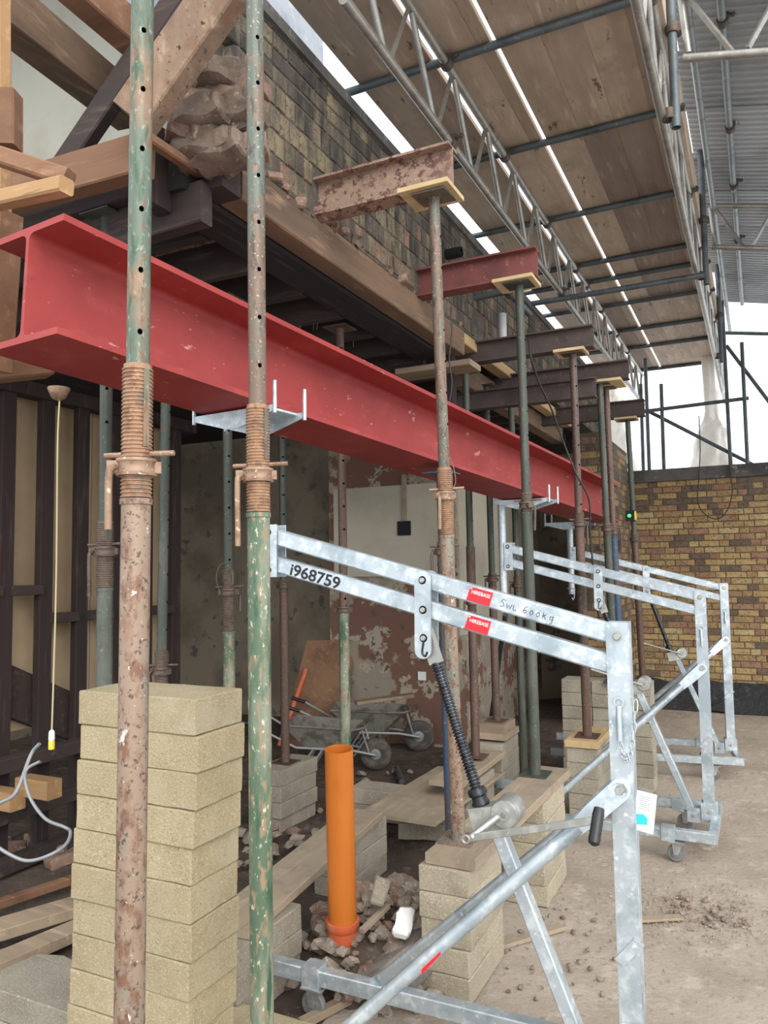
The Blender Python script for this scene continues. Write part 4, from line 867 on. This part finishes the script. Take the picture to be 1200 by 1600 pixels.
for k, y in enumerate((5.0, 6.3, 7.3, 8.6)): coupler((-.06, y, rz_(-.06)-.05), 'coupler on the purlin tube under the corrugated roof, '+ORD[k]+' from the camera')
def rafter(y, lab):
    o = V((-.30, y, rz_(-.3)-.11)); e = V((2.6, y, rz_(2.6)-.11)); dn = V((0, 0, -.40))
    t = thing('roof_lattice_beam', o+dn, lab, 'lattice beam')
    MB().tube(o, e, .0242, 14).build('upper_chord', 'alu', t); MB().tube(o+dn+V((.03, 0, 0)), e+dn, .0242, 14).build('lower_chord', 'alu', t)
    MB().tube(o+V((.03, 0, -.02)), o+dn+V((.06, 0, .02)), .020, 10).build('strut', 'alu', t)
    for i in range(5):
        a = o+(e-o)*(i/5)+V((.06, 0, -.02)); b = o+(e-o)*((i+.5)/5)+dn+V((0, 0, .02)); c = o+(e-o)*((i+1)/5)+V((-.03, 0, -.02))
        MB().path([a, b], .017, 4).build('strut', 'alu', t); MB().path([b+V((.08, 0, 0)), c], .017, 4).build('strut', 'alu', t)
rafter(4.62, 'aluminium lattice rafter under the corrugated roof nearest the camera'); rafter(7.6, 'aluminium lattice rafter under the corrugated roof further away')

# ================================================================== RUBBLE AND LOOSE THINGS
def chunk(seed, s, m):
    b = bmesh.new(); bmesh.ops.create_icosphere(b, subdivisions=2, radius=s)
    for v in b.verts:
        n = noise.noise(v.co.normalized()*1.7+V((seed*5, 0, 0))); c = v.co*(1+.55*n)
        v.co = V((c.x*1.25, c.y*.9, c.z*.7))
        for ax_ in (V((.6, .3, .7)), V((-.5, .7, .4)), V((.1, -.8, .5)), V((-.8, -.3, -.4))):
            a = ax_.normalized(); d = v.co.dot(a); lim = s*.72
            if d > lim: v.co -= a*(d-lim)
    return bm_mesh(b, 'rubble_chunk', m, False)
CH = [chunk(k, .05, 'rubble' if k % 4 else 'rubble_red') for k in range(7)]
gc = V((-1.52, 2.75, 0))
MC = (-1.62, 3.24, .42, .55, .22)
def mh(x, y):
    q = ((x-MC[0])/MC[2])**2+((y-MC[1])/MC[3])**2
    return max(0, MC[4]*(1-q))
def heap(cx, cy, rx, ry, n, smin, smax, label, group, hz=.12):
    for i in range(n):
        a = random.uniform(0, 6.28); q = math.sqrt(random.random()); x = cx+rx*q*math.cos(a); y = cy+ry*q*math.sin(a); s_ = random.uniform(smin, smax)
        o = inst('rubble_chunk', CH[random.randrange(7)], V((x, y, (hz*(1-q*q) if hz else mh(x, y))+.014*s_)), (random.uniform(-.5, .5), random.uniform(-.5, .5), random.uniform(0, 6)), label=label, cat='rubble', group=group)
        o.scale = (s_, s_, s_)
def mound(name, cx, cy, rx, ry, hz, lab, m='soil'):
    mb = MB(); n = 22; vs = []; fs = []
    for j in range(n+1):
        for i in range(n+1):
            u = i/n*2-1; w = j/n*2-1; q = u*u+w*w
            vs.append((cx+rx*u, cy+ry*w, max(-.03, hz*(1-q))+.03*noise.noise((u*4+cx, w*4, cy))-.015))
    for j in range(n):
        for i in range(n): k = j*(n+1)+i; fs.append((k, k+1, k+n+2, k+n+1))
    mb.add(vs, fs).build(name, m, label=lab, cat='earth', kind='stuff')
mound('earth_mound', *MC[:4], MC[4], 'heaped earth around the orange pipe')
heap(-1.60, 3.00, .38, .36, 150, .3, 1.05, 'broken masonry chunk in the heap around the orange pipe', 'rubble around the orange pipe', 0)
heap(-1.52, 3.50, .20, .34, 90, .3, .9, 'broken masonry chunk between the orange pipe and the block stacks', 'rubble beyond the orange pipe', 0)
heap(-2.75, 4.0, .4, .4, 26, .4, 1.1, 'broken masonry chunk on the floor by the small inner block stack', 'rubble by the inner stack', .05)
heap(-2.6, 5.2, .8, .8, 30, .3, .8, 'small stone scattered on the floor near the wheelbarrows', 'stones near the wheelbarrows', .01)
cg = PZ(1095, 1425, 0); heap(cg.x, cg.y, .22, .16, 40, .12, .35, 'small stone in the scatter of gravel on the yard', 'gravel scatter on the yard', .012)
heap(-.85, 3.5, .25, .5, 40, .1, .3, 'small stone beside the block stacks on the yard', 'stones beside the block stacks', .005)
gm = MB()
for i in range(2200):
    x, y = random.uniform(-1.1, 1.6), random.uniform(1.5, 9.5)
    if random.random() < .4: x, y = random.gauss(cg.x, .25), random.gauss(cg.y, .2)
    s_ = random.uniform(.003, .009); a = random.uniform(0, 6); p = V((x, y, .002+.012*noise.noise((x*1.3, y*1.3, 0))))
    gm.add([p+V((s_*math.cos(a), s_*math.sin(a), 0)), p+V((s_*math.cos(a+2.1), s_*math.sin(a+2.1), 0)), p+V((s_*math.cos(a+4.2), s_*math.sin(a+4.2), 0)), p+V((0, 0, s_*.9))], [(0, 1, 3), (1, 2, 3), (2, 0, 3), (2, 1, 0)])
gm.build('grit', 'rubble', label='fine grit strewn over the yard earth', cat='grit', kind='stuff', smooth=False)
inst('white_offcut', bm_mesh(rough_box(.07, .13, .05, .03, .006, 2, .012), 'white_offcut', 'white'), D(630, 1425, 3.2)-V((0, 0, .06)), (.5, .2, .3), label='white broken plaster lump beside the nearest block stack', cat='rubble')
inst('loose_brick', bm_mesh(rough_box(.065, .11, .05, .03, .004, 4, .008), 'loose_brick', 'block_grey'), D(592, 1378, 3.3)-V((0, 0, .04)), (1.1, .3, .4), label='dusty half brick standing in the rubble beyond the orange pipe', cat='brick')
def stick(p, q, w, h, m, lab, name='timber_offcut'): MB().cbar(p, q, w, h, (0, 0, 1), .002).build(name, m, label=lab, cat='timber offcut')
stick(D(565, 1455, 3.15), D(606, 1415, 3.3), .025, .02, 'plank', 'grey stick lying in the rubble right of the orange pipe')
stick(PZ(780, 1478, .01), PZ(878, 1448, .01), .05, .018, 'plank', 'flat stick on the earth beside the nearest block stack')
stick(PZ(770, 1580, .01), PZ(812, 1610, .01), .045, .018, 'pine_y', 'pale wood offcut on the earth at the bottom edge')
stick(PZ(995, 1437, .008), PZ(1065, 1433, .008), .05, .012, 'plank', 'thin board scrap on the earth right of the near lifter post')
stick(PZ(470, 1600, .02), PZ(545, 1560, .02), .04, .03, 'plank_x', 'grey lath lying under the base rail of the near lifter')
# curved dark sheet in the trench
vs = []; fs = []
a0, a1 = D(548, 1545, 2.98), D(640, 1425, 3.3)
for i in range(13):
    for j in range(7):
        u, w = i/12, j/6; p = a0*(1-u)+a1*u+V((1, .1, 0))*(.26*w-.04)+V((0, 0, .05*math.sin(w*3.1)-.1*u+.02*noise.noise((u*4, w*3, 1)))); vs.append(p)
        vs.append(p-V((0, 0, .004)))
for i in range(12):
    for j in range(6):
        k = (i*7+j)*2; fs += [(k, k+2, k+16, k+14), (k+1, k+15, k+17, k+3)]
MB().add(vs, fs).build('plastic_sheet', 'tray', label='curved grey sheet lying in the trench between the pipe and the nearest stack', cat='sheet')
# planks on the floor at the lower left
for k, (p, q, w, h, m, lab) in enumerate([(PZ(-60, 1432, .06), PZ(150, 1362, .06), .05, .04, 'pine_x', 'narrow pale batten on the dark floor at lower left'), (PZ(-60, 1470, .10), PZ(190, 1395, .10), .15, .05, 'plank_x', 'wide grey plank on the floor at lower left'), (PZ(-60, 1530, .06), PZ(150, 1440, .06), .12, .05, 'plank_x', 'red edged plank lowest on the floor at lower left')]):
    MB().cbar(p, q, w, h, (0, 0, 1), .003).build('floor_plank', m, label=lab, cat='plank')
inst('paving_slab', bm_mesh(rough_box(.45, .3, .06, .06, .006, 6, .012), 'paving_slab', 'block_grey'), PZ(40, 1545, .03)+V((-.1, .05, -.03)), (0, 0, .2), label='grey slab on the floor left of the tall block stack', cat='slab')
for k, (x, y) in enumerate([(18, 1250), (75, 1232)]):
    p = D(x, y, 4.2); MB().cbar(p+V((-.2, .0, 0)), p+V((.05, 0, 0)), .10, .10).build('timber_block', 'pine_light_x', label=['left', 'right'][k]+' sawn timber end at the foot of the stud partition', cat='timber block')
for k in range(6): inst('loose_brick', rb, PZ(-10+22*k, 1318+14*(k % 3), .02)-V((0, 0, .02)), (.05, .05, k*.9), label='old red brick on the dark floor left of the tall stack, '+ORD[k]+' from the left', cat='brick', group='red bricks left of the tall stack')
# grey conduit hose and hanging cable
MB().path(cr([D(0, 1255, 3.2), D(25, 1238, 3.2), D(48, 1180, 3.3), D(62, 1162, 3.3)]), .008, 8).build('conduit_hose', 'conduit', label='bent grey conduit against the stud partition', cat='conduit')
MB().path(cr([D(62, 1190, 3.1), D(42, 1202, 3.1), D(40, 1222, 3.05), D(50, 1252, 3.0), D(72, 1280, 2.95), D(100, 1292, 2.9), D(110, 1300, 2.9), D(104, 1318, 2.85), D(80, 1335, 2.8), D(45, 1345, 2.8), D(15, 1335, 2.8), D(-20, 1312, 2.8)]), .0065, 10).build('flexible_hose', 'conduit', label='grey flexible hose looping behind the tall block stack', cat='hose')
hc = thing('hanging_cable', D(80, 1165, 3.6), 'pale cable with a yellow plug hanging in front of the studs', 'cable')
MB().path(cr([D(93, 625, 3.6), D(90, 700, 3.6), D(88, 900, 3.6), D(84, 1050, 3.6), D(81, 1140, 3.6)]), .004, 8).build('flex', 'cable_white', hc)
MB().lathe([(.006, 0), (.013, .01), (.015, .045), (.012, .05), (0, .05)], D(81, 1140, 3.6), (0, 0, -1), 12).build('plug_body', 'white', hc); MB().lathe([(.013, .05), (.015, .055), (.014, .09), (0, .09)], D(81, 1140, 3.6), (0, 0, -1), 12).build('plug_cap', 'yellow', hc)
rose = MB().lathe([(.0, 0), (.05, 0), (.05, -.01), (.03, -.05), (.012, -.06), (0, -.06)], D(92, 606, 3.6), (0, 0, 1), 18).build('ceiling_rose', 'rust_casting', label='old ceiling rose at the top of the hanging cable', cat='ceiling rose')
MB().path(cr([D(826, 530, 4.6), D(830, 560, 4.5), D(843, 600, 4.7), D(862, 640, 4.9), D(880, 690, 5.0), D(900, 740, 5.0), D(920, 780, 5.05), D(922, 830, 5.1), D(928, 900, 5.15), D(935, 960, 5.2), D(950, 1000, 5.3)]), .006, 8).build('black_cable', 'cable', label='black cable drooping from the third needle past the red beam end', cat='cable')
MB().path(cr([D(704, 480, 4.2), D(706, 520, 4.2), D(702, 560, 4.2), D(706, 600, 4.2), D(700, 640, 4.2)]), .004, 6).build('thin_cable', 'cable', label='thin cable dangling beside the prop of the nearest needle', cat='cable')
MB().path(cr([PY(x, y, 9.94) for x, y in [(1092, 650), (1094, 700), (1092, 745), (1090, 780), (1098, 800), (1118, 811), (1135, 800), (1144, 770), (1142, 745), (1138, 705)]]), .006, 8).build('cable_loop', 'cable', label='loop of cable hanging over the garden wall coping', cat='cable')

# leaning boards inside
def sheet(a, b, up_, th, m, lab, name='leaning_board'):
    a, b, up_ = V(a), V(b), V(up_); n = (b-a).cross(up_).normalized()
    MB().plate([a, b, b+up_, a+up_], n, th).build(name, m, label=lab, cat='board')
qa = PZ(470, 1155, .0); qb = PZ(552, 1152, .0)
sheet(qa+V((0, -.37, 0)), qb+V((0, -.37, 0)), V((.06, .40, .98)), .018, 'chipboard', 'brown sheet of board leaning on the chimney breast')
MB().tube(qa+V((.04, -.44, .03)), qa+V((.16, -.145, .72)), .028, 12).build('leaning_pipe', 'orange_red', label='dull orange pipe leaning against the brown sheet of board', cat='pipe')
# wheelbarrows
def barrow(loc, rz, lab):
    t = thing('wheelbarrow', loc, lab, 'wheelbarrow', 'wheelbarrows', local=True); t.rotation_euler = (0, 0, rz)
    tr = MB(); rim = [(-.42, -.27, .50), (.34, -.24, .46), (.42, -.12, .46), (.42, .12, .46), (.34, .24, .46), (-.42, .27, .50)]; bt = [(-.22, -.16, .26), (.12, -.14, .24), (.16, -.08, .24), (.16, .08, .24), (.12, .14, .24), (-.22, .16, .26)]
    ri = [(x*.97, y*.96, z-.002) for x, y, z in rim]; bi = [(x*.96, y*.95, z+.008) for x, y, z in bt]
    tr.add(rim+bt+ri+bi, [(i, (i+1) % 6, 6+(i+1) % 6, 6+i) for i in range(6)]+[(12+i, 18+i, 18+(i+1) % 6, 12+(i+1) % 6) for i in range(6)]+[(i, 12+i, 12+(i+1) % 6, (i+1) % 6) for i in range(6)]+[(6, 7, 8, 9, 10, 11), (23, 22, 21, 20, 19, 18)])
    tr.build('tray', 'tray', t); MB().path([V(p) for p in rim+[rim[0]]], .012, 8).build('tray_rim', 'tray', t)
    wh = MB().lathe([(.06, -.03), (.10, -.045), (.14, -.042), (.165, -.02), (.168, 0), (.165, .02), (.14, .042), (.10, .045), (.06, .03), (.06, -.03)], (.52, 0, .168), (0, 1, 0), 28).build('tyre', 'tyre', t)
    MB().lathe([(0, -.05), (.02, -.05), (.02, -.02), (.065, -.015), (.065, .015), (.02, .02), (.02, .05), (0, .05)], (.52, 0, .168), (0, 1, 0), 20).build('hub', 'conduit', wh)
    for s_ in (-1, 1):
        MB().path([(.52, s_*.065, .168), (.30, s_*.10, .215), (-.30, s_*.20, .26), (-.75, s_*.27, .50)], .014, 8).build('handle', 'conduit', t)
        MB().path([(-.75, s_*.27, .50), (-.9, s_*.29, .55)], .019, 10).build('hand_grip', 'rubber', t)
        MB().path([(-.12, s_*.17, .24), (-.28, s_*.2, .01), (-.18, s_*.2, .01), (-.02, s_*.16, .24)], .012, 8).build('leg', 'conduit', t)
        MB().path([(.38, s_*.10, .45), (.46, s_*.07, .18)], .010, 8).build('stay', 'conduit', t)
    return t
w1 = PZ(588, 1203, 0); b1 = barrow(V((w1.x-.52*.80*math.cos(.30), w1.y-.52*.8*math.sin(.30), 0)), .30, 'dusty wheelbarrow with its wheel towards the orange pipe'); b1.scale = (.8, .8, .8)
w2 = PZ(655, 1174, 0); b2 = barrow(V((w2.x-.52*.85*math.cos(.45), w2.y-.52*.85*math.sin(.45), 0)), .45, 'second wheelbarrow behind, loaded with planks'); b2.scale = (.85, .85, .85)
MB().cbar(D(556, 1098, 6.75), D(645, 1086, 6.85), .12, .03).build('loose_plank', 'plank_x', label='short plank lying across the second wheelbarrow', cat='plank')
MB().tube(PZ(620, 1200, .025), PZ(628, 1222, .025), .024, 12).build('pipe_offcut', 'steel_dark', label='short pipe offcut on the dark floor right of the wheelbarrow', cat='pipe')
